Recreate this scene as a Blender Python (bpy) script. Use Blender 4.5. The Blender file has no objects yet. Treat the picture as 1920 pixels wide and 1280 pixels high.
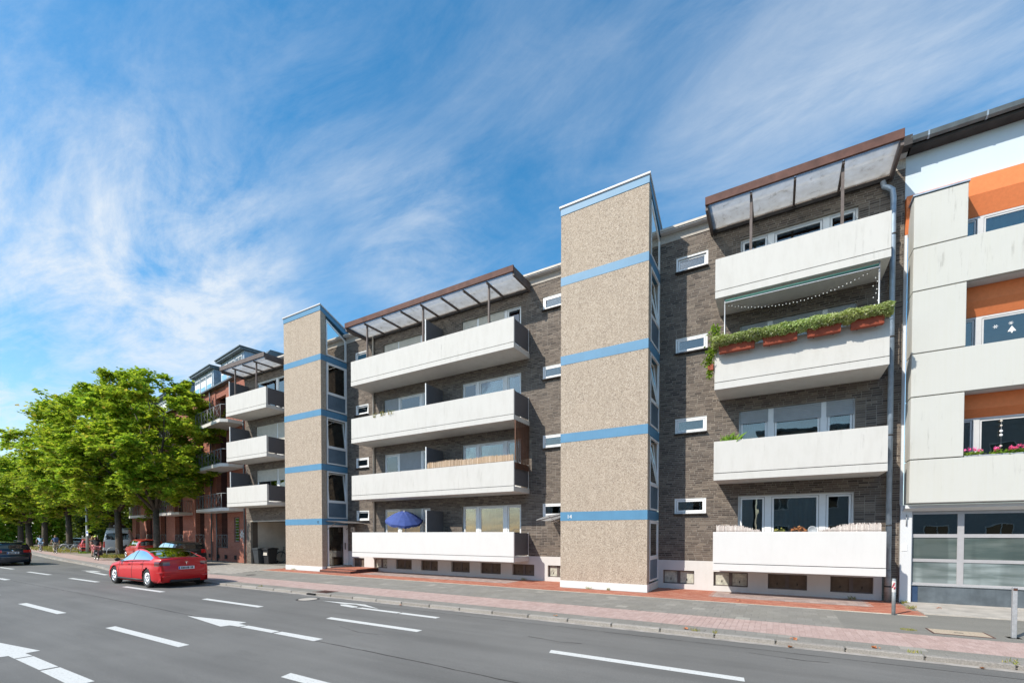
import bpy, math, random
import numpy as np
from mathutils import Vector, Matrix
rnd = random.Random(7)
R = math.radians
scene = bpy.context.scene
COL = scene.collection

# ---------------------------------------------------------------- camera, sky, sun, exposure
cam_data = bpy.data.cameras.new("camera")
cam = bpy.data.objects.new("camera", cam_data)
COL.objects.link(cam)
scene.camera = cam
cam_data.sensor_width = 36.0
cam_data.lens = 847.2 / 1920 * 36
cam_data.shift_y = 377.8 / 1920
cam_data.clip_start = 0.1
cam_data.clip_end = 3000
CAMZ = 1.96
_y, _p = R(30.404), R(-1.1635)
_fw = Vector((-math.sin(_y) * math.cos(_p), math.cos(_y) * math.cos(_p), math.sin(_p)))
_rt = Vector((math.cos(_y), math.sin(_y), 0))
_up = _rt.cross(_fw)
cam.matrix_world = Matrix(((_rt.x, _up.x, -_fw.x, 0), (_rt.y, _up.y, -_fw.y, 0), (_rt.z, _up.z, -_fw.z, CAMZ), (0, 0, 0, 1)))

SUN = Vector((-0.56, -1.0, 1.03)).normalized()      # towards the sun
sun_d = bpy.data.lights.new("sun", 'SUN')
sun_d.energy = 5.0
sun_d.angle = R(0.53)
sun_d.color = (1.0, 0.94, 0.84)
sun = bpy.data.objects.new("sun", sun_d)
COL.objects.link(sun)
sun.rotation_euler = SUN.to_track_quat('Z', 'Y').to_euler()

world = bpy.data.worlds.new("World")
scene.world = world
world.use_nodes = True
wn, wl = world.node_tree.nodes, world.node_tree.links
wn.clear()
def wnode(t, **k):
    n = wn.new(t)
    for a, b in k.items(): setattr(n, a, b)
    return n
w_out = wnode('ShaderNodeOutputWorld'); w_bg = wnode('ShaderNodeBackground')
w_sky = wnode('ShaderNodeTexSky', sky_type='NISHITA', sun_disc=False)
w_sky.sun_elevation = math.asin(SUN.z)
w_sky.sun_rotation = math.atan2(SUN.x, SUN.y)
w_sky.air_density = 1.0; w_sky.dust_density = 0.6; w_sky.ozone_density = 2.2
w_bg.inputs['Strength'].default_value = 0.125
hsv = wnode('ShaderNodeHueSaturation'); hsv.inputs['Saturation'].default_value = 1.36
hsv.inputs['Hue'].default_value = 0.488
hsv.inputs['Value'].default_value = 1.62
wl.new(w_sky.outputs[0], hsv.inputs['Color'])
# thin cirrus: noise on a plane high overhead, seen along the view direction
tc = wnode('ShaderNodeTexCoord'); sep = wnode('ShaderNodeSeparateXYZ')
wl.new(tc.outputs['Generated'], sep.inputs[0])
def wmath(op, a, b=None, clamp=False):
    m = wnode('ShaderNodeMath', operation=op); m.use_clamp = clamp
    for i, q in enumerate((a, b)):
        if q is None: continue
        if isinstance(q, (int, float)): m.inputs[i].default_value = q
        else: wl.new(q, m.inputs[i])
    return m.outputs[0]
zc = wmath('MAXIMUM', sep.outputs[2], 0.0)
zc = wmath('ADD', zc, 0.16)
px_ = wmath('DIVIDE', sep.outputs[0], zc); py_ = wmath('DIVIDE', sep.outputs[1], zc)
cmb = wnode('ShaderNodeCombineXYZ'); wl.new(px_, cmb.inputs[0]); wl.new(py_, cmb.inputs[1])
def cloud(rot, sc, nscale, dist, lo, hi, detail=7, rough=0.6, loc=(0, 0, 0)):
    mp = wnode('ShaderNodeMapping'); mp.inputs['Rotation'].default_value = (0, 0, R(rot)); mp.inputs['Scale'].default_value = sc
    mp.inputs['Location'].default_value = loc
    wl.new(cmb.outputs[0], mp.inputs[0])
    n = wnode('ShaderNodeTexNoise'); n.inputs['Scale'].default_value = nscale; n.inputs['Detail'].default_value = detail
    n.inputs['Roughness'].default_value = rough; n.inputs['Distortion'].default_value = dist
    wl.new(mp.outputs[0], n.inputs['Vector'])
    mr = wnode('ShaderNodeMapRange'); mr.interpolation_type = 'SMOOTHSTEP'
    mr.inputs['From Min'].default_value = lo; mr.inputs['From Max'].default_value = hi
    wl.new(n.outputs[0], mr.inputs['Value'])
    return mr.outputs[0]
big = cloud(-25, (0.9, 1.25, 1), 0.62, 0.9, 0.36, 0.66, 5, 0.55, (5.2, 2.6, 0))
wisp = cloud(-50, (0.8, 1.8, 1), 1.3, 0.6, 0.33, 0.73, 10, 0.66, (1.0, 5.0, 0))
fine = cloud(5, (0.9, 2.0, 1), 3.4, 0.5, 0.31, 0.78, 9, 0.68, (7.0, 2.0, 0))
tex = wmath('ADD', wmath('MULTIPLY', wisp, 0.70), wmath('MULTIPLY', fine, 0.42))
def bank(d, lo, hi, amt):
    dp = wnode('ShaderNodeVectorMath', operation='DOT_PRODUCT'); wl.new(tc.outputs['Generated'], dp.inputs[0])
    dp.inputs[1].default_value = Vector(d).normalized()
    mr = wnode('ShaderNodeMapRange'); mr.interpolation_type = 'SMOOTHSTEP'; wl.new(dp.outputs['Value'], mr.inputs['Value'])
    mr.inputs['From Min'].default_value = lo; mr.inputs['From Max'].default_value = hi; mr.inputs['To Max'].default_value = amt
    return mr.outputs[0]
cover = wmath('MULTIPLY', big, 0.24)
# cloud banks: a broad one low in the west, streaks higher up
for d, lo, hi, amt in (((-0.93, 0.21, 0.30), 0.89, 1.0, 0.80), ((-0.83, 0.36, 0.41), 0.975, 1.0, 0.45), ((-0.57, 0.63, 0.53), 0.985, 1.0, 0.35), ((-0.64, 0.40, 0.65), 0.98, 1.0, 0.25), ((0.12, 0.79, 0.60), 0.94, 1.0, 0.30)): cover = wmath('ADD', cover, bank(d, lo, hi, amt))
veil = wmath('MULTIPLY', cover, tex, True)
veil = wmath('ADD', veil, wmath('MULTIPLY', tex, 0.12), True)
# more cloud low above the horizon
low = wmath('MULTIPLY', wmath('SUBTRACT', 1.0, wmath('MULTIPLY', sep.outputs[2], 2.3), True), wmath('ADD', 0.28, wmath('MULTIPLY', tex, 0.85)), True)
veil = wmath('MAXIMUM', veil, low)
veil = wmath('MULTIPLY', veil, 0.85, True)
mixw = wnode('ShaderNodeMix', data_type='RGBA')
wl.new(veil, mixw.inputs['Factor']); wl.new(hsv.outputs[0], mixw.inputs['A'])
mixw.inputs['B'].default_value = (6.2, 6.6, 7.0, 1)
wl.new(mixw.outputs['Result'], w_bg.inputs['Color'])
wl.new(w_bg.outputs[0], w_out.inputs[0])

scene.view_settings.view_transform = 'Standard'
scene.view_settings.look = 'None'
scene.view_settings.exposure = 0.17
scene.view_settings.gamma = 1.0
scene.view_settings.use_curve_mapping = False

# ---------------------------------------------------------------- materials
MATS = {}
def newmat(name):
    m = bpy.data.materials.new(name); m.use_nodes = True
    m.node_tree.nodes.clear()
    MATS[name] = m
    return m
class NT:
    def __init__(s, m): s.n = m.node_tree.nodes; s.l = m.node_tree.links
    def node(s, t, **k):
        n = s.n.new(t)
        for a, b in k.items(): setattr(n, a, b)
        return n
    def set(s, n, key, v):
        if v is None: return
        i = n.inputs[key]
        if hasattr(v, 'links') or isinstance(v, bpy.types.NodeSocket): s.l.new(v, i)
        else:
            if isinstance(v, tuple) and len(v) == 3 and i.type == 'RGBA': v = (*v, 1)
            i.default_value = v
    def coord(s, kind='Object', scale=(1, 1, 1), rot=(0, 0, 0)):
        t = s.node('ShaderNodeTexCoord')
        if kind == 'World':
            g = s.node('ShaderNodeNewGeometry'); o = g.outputs['Position']
        else: o = t.outputs[kind]
        m = s.node('ShaderNodeMapping'); m.inputs['Scale'].default_value = scale; m.inputs['Rotation'].default_value = rot
        s.l.new(o, m.inputs[0]); return m.outputs[0]
    def noise(s, vec, scale, detail=4, rough=0.55, dist=0.0):
        n = s.node('ShaderNodeTexNoise'); s.l.new(vec, n.inputs['Vector'])
        n.inputs['Scale'].default_value = scale; n.inputs['Detail'].default_value = detail
        n.inputs['Roughness'].default_value = rough; n.inputs['Distortion'].default_value = dist
        return n.outputs[0]
    def ramp(s, v, stops):
        r = s.node('ShaderNodeValToRGB'); e = r.color_ramp.elements
        while len(e) < len(stops): e.new(0.5)
        for k, (p, c) in enumerate(stops):
            e[k].position = p; e[k].color = (*c, 1) if len(c) == 3 else c
        s.l.new(v, r.inputs[0]); return r.outputs[0]
    def maprange(s, v, a, b, c=0.0, d=1.0):
        r = s.node('ShaderNodeMapRange'); s.l.new(v, r.inputs['Value'])
        for k, q in zip(('From Min', 'From Max', 'To Min', 'To Max'), (a, b, c, d)): r.inputs[k].default_value = q
        return r.outputs[0]
    def mix(s, f, a, b, mode='MIX'):
        m = s.node('ShaderNodeMix', data_type='RGBA', blend_type=mode)
        s.set(m, 'Factor', f)
        for k, q in (('A', a), ('B', b)):
            i = [x for x in m.inputs if x.name == k and x.type == 'RGBA'][0]
            if isinstance(q, bpy.types.NodeSocket): s.l.new(q, i)
            else: i.default_value = (*q, 1) if len(q) == 3 else q
        return [x for x in m.outputs if x.type == 'RGBA'][0]
    def math(s, op, a, b=0.0, clamp=False):
        m = s.node('ShaderNodeMath', operation=op); m.use_clamp = clamp
        for i, q in enumerate((a, b)):
            if isinstance(q, (int, float)): m.inputs[i].default_value = q
            else: s.l.new(q, m.inputs[i])
        return m.outputs[0]
    def bump(s, h, strength=0.3, dist=0.01):
        b = s.node('ShaderNodeBump'); b.inputs['Strength'].default_value = strength; b.inputs['Distance'].default_value = dist
        s.l.new(h, b.inputs['Height']); return b.outputs[0]
    def principled(s, color, rough=0.6, metal=0.0, normal=None, spec=0.5, coat=0.0, alpha=None):
        p = s.node('ShaderNodeBsdfPrincipled'); o = s.node('ShaderNodeOutputMaterial')
        s.set(p, 'Base Color', color); s.set(p, 'Roughness', rough); s.set(p, 'Metallic', metal)
        s.set(p, 'Specular IOR Level', spec); s.set(p, 'Coat Weight', coat)
        if coat: p.inputs['Coat Roughness'].default_value = 0.04
        if normal: s.l.new(normal, p.inputs['Normal'])
        s.l.new(p.outputs[0], o.inputs[0]); return p

def simple(name, col, rough=0.6, metal=0.0, var=0.12, scale=6.0, bump=0.0, spec=0.4, coat=0.0, streak=0.0):
    m = newmat(name); t = NT(m)
    v = t.coord('World')
    n = t.noise(v, scale, 5, 0.6)
    f = t.maprange(n, 0.3, 0.7, 1 - var, 1 + var)
    c = t.mix(1.0, col, t.node('ShaderNodeCombineColor').outputs[0], 'MULTIPLY') if False else None
    cc = t.node('ShaderNodeCombineColor')
    for i in range(3): t.l.new(f, cc.inputs[i])
    c = t.mix(1.0, col, cc.outputs[0], 'MULTIPLY')
    if streak:
        vs = t.coord('World', (7, 7, 0.7))
        ns = t.noise(vs, 1.6, 5, 0.7)
        fs = t.maprange(ns, 0.48, 0.75, 0, streak)
        c = t.mix(fs, c, tuple(q * 0.45 for q in col))
    nb = t.bump(t.noise(v, 90, 3), bump, 0.004) if bump else None
    t.principled(c, rough, metal, nb, spec, coat)
    return m

def island_mat(name, stops, rough=0.85, use='island', bump=0.5, bscale=70, dirt=0.25, tint=(0.35, 0.33, 0.3), spec=0.3, lowdirt=None):
    """each brick / paver gets its own tone; rest is grain and patchy wear"""
    m = newmat(name); t = NT(m)
    if use == 'island': r = t.node('ShaderNodeNewGeometry').outputs['Random Per Island']
    else: r = t.node('ShaderNodeObjectInfo').outputs['Random']
    c = t.ramp(r, stops)
    v = t.coord('World')
    f = t.maprange(t.noise(v, 0.7, 5, 0.65), 0.35, 0.7, 0, dirt)
    c = t.mix(f, c, tint)
    g = t.maprange(t.noise(v, 45, 4, 0.7), 0.3, 0.7, 0.72, 1.25)
    cc = t.node('ShaderNodeCombineColor')
    for i in range(3): t.l.new(g, cc.inputs[i])
    c = t.mix(1.0, c, cc.outputs[0], 'MULTIPLY')
    t.principled(c, rough, 0, t.bump(t.noise(v, bscale, 4, 0.7), bump, 0.004), spec)
    return m

BR = [(0.0, (0.055, 0.042, 0.036)), (0.15, (0.092, 0.071, 0.058)), (0.5, (0.128, 0.100, 0.080)), (0.85, (0.160, 0.126, 0.100)), (0.96, (0.21, 0.168, 0.132)), (1.0, (0.09, 0.068, 0.06))]
M_brick = island_mat("dark_clinker", BR, 0.7, 'island', dirt=0.15, tint=(0.15, 0.12, 0.095))
M_brick1 = island_mat("dark_clinker_single", BR, 0.7, 'object', dirt=0.15, tint=(0.15, 0.12, 0.095))
M_mortar = simple("mortar", (0.235, 0.208, 0.175), 0.95, var=0.3, scale=3)
PK = [(0.0, (0.39, 0.275, 0.24)), (0.5, (0.435, 0.31, 0.272)), (1.0, (0.47, 0.345, 0.305))]
M_pink = island_mat("pink_paver", PK, 0.9, 'island', dirt=0.35, tint=(0.42, 0.33, 0.3), bump=0.3)
M_pink1 = island_mat("pink_paver_single", PK, 0.9, 'object', dirt=0.35, tint=(0.42, 0.33, 0.3), bump=0.3)
M_red = island_mat("terracotta_paver", [(0, (0.33, 0.105, 0.06)), (0.5, (0.40, 0.14, 0.085)), (1, (0.45, 0.20, 0.13))], 0.85, dirt=0.3, tint=(0.38, 0.2, 0.15))
M_redgrey = island_mat("weathered_paver", [(0, (0.27, 0.20, 0.17)), (0.5, (0.36, 0.27, 0.24)), (1, (0.46, 0.36, 0.31))], 0.9, dirt=0.4, tint=(0.34, 0.27, 0.25))
M_slab = island_mat("grey_slab", [(0, (0.215, 0.20, 0.17)), (0.6, (0.245, 0.23, 0.198)), (0.95, (0.27, 0.252, 0.218)), (1, (0.35, 0.325, 0.28))], 0.95, dirt=0.5, tint=(0.21, 0.2, 0.185), bump=0.5, bscale=120)
M_driveway = island_mat("driveway_paver", [(0, (0.30, 0.275, 0.235)), (1, (0.42, 0.38, 0.33))], 0.95, dirt=0.4, tint=(0.3, 0.27, 0.24))
M_kerb = island_mat("kerb_concrete", [(0, (0.26, 0.24, 0.215)), (1, (0.36, 0.335, 0.30))], 0.95, use='object', dirt=0.5, tint=(0.24, 0.215, 0.19), bump=0.6)

def asphalt(name, base, spots=0.5):
    m = newmat(name); t = NT(m); v = t.coord('World')
    n1 = t.noise(v, 42, 6, 0.9)
    c = t.ramp(n1, [(0.3, tuple(q * 0.55 for q in base)), (0.5, base), (0.62, tuple(q * 1.25 for q in base)), (0.74, tuple(min(1, q * 2.6) for q in base))])
    pv = t.coord('World', (0.10, 1.3, 1))
    c = t.mix(t.maprange(t.noise(pv, 1.1, 6, 0.6), 0.35, 0.7, 0, spots), c, tuple(q * 0.7 for q in base))
    pw = t.noise(v, 0.35, 4, 0.5)
    c = t.mix(t.maprange(pw, 0.45, 0.7, 0, 0.4), c, tuple(q * 1.3 for q in base))
    pz = t.coord('World', (0.25, 0.9, 1))
    c = t.mix(t.maprange(t.noise(pz, 2.3, 7, 0.75), 0.52, 0.66, 0, 0.45), c, tuple(q * 0.72 for q in base))
    c = t.mix(t.maprange(t.noise(v, 5, 6, 0.8), 0.66, 0.76, 0, 0.6), c, tuple(q * 0.5 for q in base))
    # gravel-worn specks
    vo = t.node('ShaderNodeTexVoronoi'); vo.inputs['Scale'].default_value = 55; t.l.new(v, vo.inputs['Vector'])
    c = t.mix(t.maprange(vo.outputs['Distance'], 0.08, 0.2, 0.55, 0), c, tuple(min(1, q * 2.3) for q in base))
    t.principled(c, t.maprange(n1, 0.3, 0.7, 0.62, 0.9), 0, t.bump(n1, 0.5, 0.004), 0.35)
    return m
M_asphalt = asphalt("asphalt", (0.165, 0.160, 0.149), 0.95)
M_pave_asphalt = asphalt("pavement_asphalt", (0.205, 0.195, 0.17), 0.5)
def paintmark():
    m = newmat("road_paint"); t = NT(m); v = t.coord('World')
    n = t.noise(v, 30, 5, 0.75)
    c = t.mix(t.maprange(n, 0.52, 0.72, 0, 0.8), (0.62, 0.62, 0.59), (0.27, 0.27, 0.26))
    t.principled(c, 0.65, 0, t.bump(n, 0.2, 0.003)); return m
M_mark = paintmark()
def soil():
    m = newmat("ground_soil"); t = NT(m); v = t.coord('World')
    c = t.ramp(t.noise(v, 0.8, 6, 0.65), [(0.3, (0.10, 0.11, 0.045)), (0.55, (0.16, 0.15, 0.08)), (0.7, (0.22, 0.19, 0.13))])
    t.principled(c, 0.95, 0, t.bump(t.noise(v, 20, 4), 0.5, 0.02)); return m
M_soil = soil()
def pebble():
    m = newmat("exposed_aggregate"); t = NT(m); v = t.coord('World')
    def cells(scale):
        vo = t.node('ShaderNodeTexVoronoi'); vo.inputs['Scale'].default_value = scale; t.l.new(v, vo.inputs['Vector'])
        s = t.node('ShaderNodeSeparateColor'); t.l.new(vo.outputs['Color'], s.inputs[0])
        return vo.outputs['Distance'], s.outputs[0]
    d1, k1 = cells(54); d2, k2 = cells(22)
    c = t.ramp(k1, [(0.0, (0.17, 0.13, 0.10)), (0.10, (0.27, 0.215, 0.165)), (0.32, (0.35, 0.285, 0.22)), (0.58, (0.41, 0.335, 0.26)), (0.82, (0.465, 0.39, 0.305)), (0.97, (0.55, 0.475, 0.39))])
    dk = t.math('MULTIPLY', t.maprange(k2, 0.90, 0.93, 0, 0.95), t.maprange(d2, 0.28, 0.42, 0.85, 0))
    c = t.mix(dk, c, (0.14, 0.10, 0.08))
    c = t.mix(t.maprange(t.noise(v, 1.1, 5, 0.7), 0.4, 0.75, 0, 0.35), c, (0.42, 0.34, 0.26))
    vs = t.coord('World', (4, 4, 0.6))
    c = t.mix(t.maprange(t.noise(vs, 1.2, 5, 0.7), 0.48, 0.75, 0, 0.45), c, (0.27, 0.215, 0.165))
    t.principled(c, 0.9, 0, t.bump(t.maprange(d1, 0, 0.6, 1, 0), 0.45, 0.006), 0.3); return m
M_pebble = pebble()

def panel(name, base, streak=0.3, sc=(1.6, 1.6, 0.45), dirtcol=(0.42, 0.40, 0.36)):
    m = newmat(name); t = NT(m)
    v = t.coord('World'); vs = t.coord('World', sc)
    c = t.mix(t.maprange(t.noise(vs, 2.2, 6, 0.7), 0.45, 0.8, 0, streak), base, dirtcol)
    c = t.mix(t.maprange(t.noise(v, 1.3, 6, 0.6), 0.5, 0.8, 0, 0.2), c, tuple(q * 0.82 for q in base))
    dr = t.noise(t.coord('World', (6, 6, 0.55)), 1.9, 7, 0.75)
    pt = t.maprange(t.noise(v, 0.55, 3), 0.46, 0.62, 0, 1)
    c = t.mix(t.math('MULTIPLY', t.maprange(dr, 0.56, 0.74, 0, streak * 1.3), pt, True), c, (0.22, 0.21, 0.18))
    c = t.mix(t.maprange(t.noise(v, 9, 6, 0.75), 0.66, 0.74, 0, streak), c, (0.30, 0.28, 0.25))
    t.principled(c, 0.75, 0, t.bump(t.noise(v, 24, 5, 0.7), 0.15, 0.01), 0.3); return m
M_parapet = panel("white_parapet", (0.545, 0.53, 0.495), 0.42)
M_parapet_clean = panel("fresh_white_parapet", (0.61, 0.60, 0.58), 0.10)
M_slabw = panel("balcony_slab", (0.62, 0.60, 0.56), 0.4)
M_panelR = panel("ribbed_white_panel", (0.52, 0.515, 0.475), 0.55, (9, 9, 0.22), (0.50, 0.49, 0.42))
M_plinth = panel("plinth_paint", (0.60, 0.585, 0.565), 0.25)
M_plinth2 = panel("white_plinth", (0.66, 0.655, 0.64), 0.08)
M_bluewall = panel("pale_blue_render", (0.54, 0.62, 0.67), 0.08)
M_whitewall = panel("white_render", (0.62, 0.63, 0.64), 0.12)
M_orange = simple("orange_render", (0.74, 0.215, 0.075), 0.85, var=0.06, scale=14, bump=0.3)
M_band = simple("blue_band", (0.085, 0.225, 0.36), 0.5, var=0.06, scale=2, spec=0.4, streak=0.12)
M_concrete = simple("concrete_band", (0.42, 0.38, 0.33), 0.9, var=0.25, scale=30, bump=0.5)
M_white = simple("white_frame", (0.80, 0.80, 0.79), 0.4, var=0.03)
M_greyframe = simple("pale_grey_frame", (0.56, 0.55, 0.54), 0.45, var=0.05)
M_shopframe = simple("shop_frame", (0.42, 0.41, 0.415), 0.4, metal=0.2, var=0.06)
M_dgrey = simple("anthracite_panel", (0.105, 0.105, 0.115), 0.6, var=0.05)
M_rust = simple("rusty_brown_steel", (0.105, 0.048, 0.036), 0.75, var=0.35, scale=3, bump=0.3)
M_steel = simple("brown_grey_steel", (0.12, 0.095, 0.085), 0.65, var=0.2, scale=5)
M_dark = simple("dark_bitumen", (0.045, 0.04, 0.038), 0.8, var=0.3, scale=4)
M_zinc = simple("zinc", (0.33, 0.40, 0.47), 0.5, metal=0.35, var=0.2, scale=5)
M_zincdark = simple("dark_zinc", (0.13, 0.15, 0.16), 0.45, metal=0.3, var=0.25, scale=3)
M_cream = simple("cream_pipe", (0.55, 0.50, 0.43), 0.6, var=0.12)
M_galv = simple("galvanised_steel", (0.43, 0.44, 0.45), 0.45, metal=0.4, var=0.15, scale=20)
M_shutter = simple("grey_shutter", (0.36, 0.38, 0.395), 0.55, var=0.06)
M_shutterw = simple("beige_shutter", (0.58, 0.55, 0.48), 0.6, var=0.08)
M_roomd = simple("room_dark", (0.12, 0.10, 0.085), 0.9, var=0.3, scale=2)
M_rooml = simple("passage_wall", (0.66, 0.58, 0.48), 0.9, var=0.1, scale=2)
M_curtain = simple("curtain", (0.40, 0.43, 0.44), 0.9, var=0.12, scale=5)
M_boardshade = simple("shaded_cellar_board", (0.13, 0.098, 0.072), 0.8, var=0.2, scale=7)  # cellar boards as they look in shade, darkness set in the colour
M_tow_panel = simple("blue_grey_infill", (0.10, 0.15, 0.20), 0.35, var=0.15, scale=2)
M_stone = simple("polished_dark_stone", (0.10, 0.12, 0.135), 0.28, var=0.3, scale=2.5, streak=0.3)
M_black = simple("black_plastic", (0.022, 0.022, 0.024), 0.5, var=0.1)
M_rubber = simple("tyre_rubber", (0.022, 0.022, 0.022), 0.85, var=0.15)
M_under = simple("underbody", (0.008, 0.008, 0.009), 0.9)
M_terra = simple("terracotta_planter", (0.27, 0.055, 0.025), 0.7, var=0.2, scale=9)
M_reed = island_mat("reed", [(0, (0.36, 0.235, 0.14)), (0.5, (0.52, 0.37, 0.24)), (1, (0.68, 0.53, 0.38))], 0.85)
M_reedpale = island_mat("pale_reed", [(0, (0.50, 0.42, 0.38)), (0.5, (0.62, 0.55, 0.50)), (1, (0.75, 0.68, 0.62))], 0.85)
M_wicker = simple("brown_wicker", (0.13, 0.06, 0.035), 0.75, var=0.4, scale=20)
M_skin = simple("skin", (0.50, 0.30, 0.21), 0.6)
M_bark = simple("bark", (0.085, 0.068, 0.052), 0.95, var=0.45, scale=7, bump=0.9)
M_alu = simple("alloy_rim", (0.66, 0.67, 0.68), 0.3, metal=0.75, var=0.04)
M_chrome = simple("silver_badge", (0.75, 0.75, 0.76), 0.2, metal=0.9, var=0.02)
M_plate = simple("number_plate_white", (0.75, 0.76, 0.78), 0.4)
M_eu = simple("plate_blue", (0.02, 0.08, 0.42), 0.4)
M_bulb = simple("white_bulb", (0.8, 0.8, 0.76), 0.3)
M_grey_paint = simple("grey_paint", (0.38, 0.40, 0.42), 0.6, var=0.1)
M_green_paint = simple("dark_green_fabric", (0.04, 0.12, 0.10), 0.8, var=0.1)
M_lead = simple("sticker_red", (0.55, 0.05, 0.08), 0.5)

def carpaint(name, col, coat=1.0, metal=0.3, rough=0.35):
    m = newmat(name); t = NT(m); v = t.coord('World')
    n = t.noise(v, 400, 2)
    t.principled(t.mix(t.maprange(n, 0.4, 0.7, 0, 0.25), col, tuple(min(1, q * 1.35) for q in col)), rough, metal, None, 0.5, coat)
    return m
def glass(name, tint=(0.55, 0.6, 0.6), ior=1.5, boost=1.0, rough=0.0, gl=(0.93, 0.90, 0.84), opaque=None):
    m = newmat(name); t = NT(m)
    f = t.node('ShaderNodeFresnel'); f.inputs['IOR'].default_value = ior
    fac = t.math('MULTIPLY', f.outputs[0], boost, True)
    v = t.coord('World')
    nb = t.bump(t.noise(v, 1.7, 2, 0.4), 0.10, 0.02)
    g = t.node('ShaderNodeBsdfGlossy'); t.set(g, 'Color', gl); t.set(g, 'Roughness', rough); t.l.new(nb, g.inputs['Normal'])
    if opaque: a = t.node('ShaderNodeBsdfDiffuse'); t.set(a, 'Color', opaque)
    else: a = t.node('ShaderNodeBsdfTransparent'); t.set(a, 'Color', tint)
    x = t.node('ShaderNodeMixShader'); t.l.new(fac, x.inputs[0]); t.l.new(a.outputs[0], x.inputs[1]); t.l.new(g.outputs[0], x.inputs[2])
    o = t.node('ShaderNodeOutputMaterial'); t.l.new(x.outputs[0], o.inputs[0]); return m
M_glass = glass("window_glass", (0.62, 0.68, 0.68), 1.6, 2.6)
M_glassshop = glass("shop_glass", (0.42, 0.5, 0.5), 1.6, 3.2)
def frosted(name, a, b):
    m = glass(name, None, 1.5, 2.6, 0.04, opaque=a); t = NT(m)
    d = [n for n in m.node_tree.nodes if n.type == 'BSDF_DIFFUSE'][0]
    c = t.ramp(t.noise(t.coord('World', (0.5, 0.5, 3.2)), 1.5, 4, 0.5), [(0.40, a), (0.60, b)])  # bands and streaks in the pane colour stand in for street reflections
    c = t.mix(t.maprange(t.noise(t.coord('World', (1.6, 1, 0.1)), 1.3, 2, 0.4), 0.50, 0.56, 0, 0.45), c, tuple(q * 0.6 for q in a))
    t.l.new(c, d.inputs['Color']); return m
M_glassfrost = frosted("frosted_reflection_glass", (0.075, 0.10, 0.092), (0.13, 0.155, 0.143))
M_glassfrost2 = frosted("pale_frosted_reflection_glass", (0.13, 0.165, 0.16), (0.27, 0.315, 0.315))
M_glasscar = glass("car_glass", None, 1.5, 1.7, 0.0, opaque=(0.012, 0.016, 0.018))
def sheet_glass():
    m = newmat("dirty_canopy_sheet"); t = NT(m); v = t.coord('World'); vs = t.coord('World', (1, 0.35, 1))
    c = t.ramp(t.noise(v, 3.5, 6, 0.7), [(0.30, (0.34, 0.32, 0.29)), (0.42, (0.56, 0.55, 0.53)), (0.7, (0.66, 0.66, 0.66))])
    c = t.mix(t.maprange(t.noise(vs, 6, 5, 0.7), 0.60, 0.78, 0, 0.75), c, (0.10, 0.085, 0.07))
    tr = t.node('ShaderNodeBsdfTranslucent'); t.set(tr, 'Color', c)
    df = t.node('ShaderNodeBsdfDiffuse'); t.set(df, 'Color', c)
    tp = t.node('ShaderNodeBsdfTransparent'); t.set(tp, 'Color', (0.8, 0.82, 0.84))
    x = t.node('ShaderNodeMixShader'); x.inputs[0].default_value = 0.2; t.l.new(tr.outputs[0], x.inputs[1]); t.l.new(df.outputs[0], x.inputs[2])
    y = t.node('ShaderNodeMixShader'); y.inputs[0].default_value = 0.38; t.l.new(x.outputs[0], y.inputs[1]); t.l.new(tp.outputs[0], y.inputs[2])
    o = t.node('ShaderNodeOutputMaterial'); t.l.new(y.outputs[0], o.inputs[0]); return m
M_sheet = sheet_glass()
def leafmat(name, stops, trans=0.45, rough=0.5):
    m = newmat(name); t = NT(m)
    c = t.ramp(t.node('ShaderNodeNewGeometry').outputs['Random Per Island'], stops)
    v = t.coord('World')
    hs = t.node('ShaderNodeHueSaturation'); t.l.new(c, hs.inputs['Color'])
    t.l.new(t.maprange(t.noise(v, 0.45, 3), 0.35, 0.65, 0.468, 0.505), hs.inputs['Hue'])
    t.l.new(t.maprange(t.noise(v, 0.6, 3), 0.3, 0.7, 0.75, 1.5), hs.inputs['Value'])
    c = hs.outputs[0]
    p = t.node('ShaderNodeBsdfPrincipled'); t.set(p, 'Base Color', c); t.set(p, 'Roughness', rough); t.set(p, 'Specular IOR Level', 0.35)
    tr = t.node('ShaderNodeBsdfTranslucent'); t.l.new(t.mix(0.35, c, (0.45, 0.55, 0.03)), tr.inputs['Color'])
    x = t.node('ShaderNodeMixShader'); x.inputs[0].default_value = trans; t.l.new(p.outputs[0], x.inputs[1]); t.l.new(tr.outputs[0], x.inputs[2])
    o = t.node('ShaderNodeOutputMaterial'); t.l.new(x.outputs[0], o.inputs[0]); return m
M_leaf = leafmat("maple_leaf", [(0, (0.10, 0.20, 0.018)), (0.4, (0.20, 0.36, 0.025)), (0.8, (0.34, 0.48, 0.035)), (0.95, (0.50, 0.52, 0.06)), (1, (0.48, 0.32, 0.07))], 0.55)
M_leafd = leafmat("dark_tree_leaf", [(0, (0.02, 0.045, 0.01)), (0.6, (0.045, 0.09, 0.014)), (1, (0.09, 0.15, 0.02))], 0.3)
M_hedge = leafmat("hedge_leaf", [(0, (0.08, 0.13, 0.015)), (0.5, (0.18, 0.24, 0.02)), (1, (0.30, 0.32, 0.03))], 0.4)
M_lav = leafmat("planter_foliage", [(0, (0.22, 0.30, 0.09)), (0.5, (0.38, 0.47, 0.17)), (0.85, (0.54, 0.60, 0.30)), (1, (0.68, 0.66, 0.5))], 0.4)
M_vine = leafmat("vine_leaf", [(0, (0.07, 0.17, 0.02)), (0.6, (0.14, 0.30, 0.03)), (1, (0.26, 0.42, 0.06))], 0.45)
M_grass = leafmat("dry_grass", [(0, (0.13, 0.18, 0.03)), (0.6, (0.28, 0.27, 0.07)), (1, (0.48, 0.40, 0.16))], 0.3)
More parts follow.
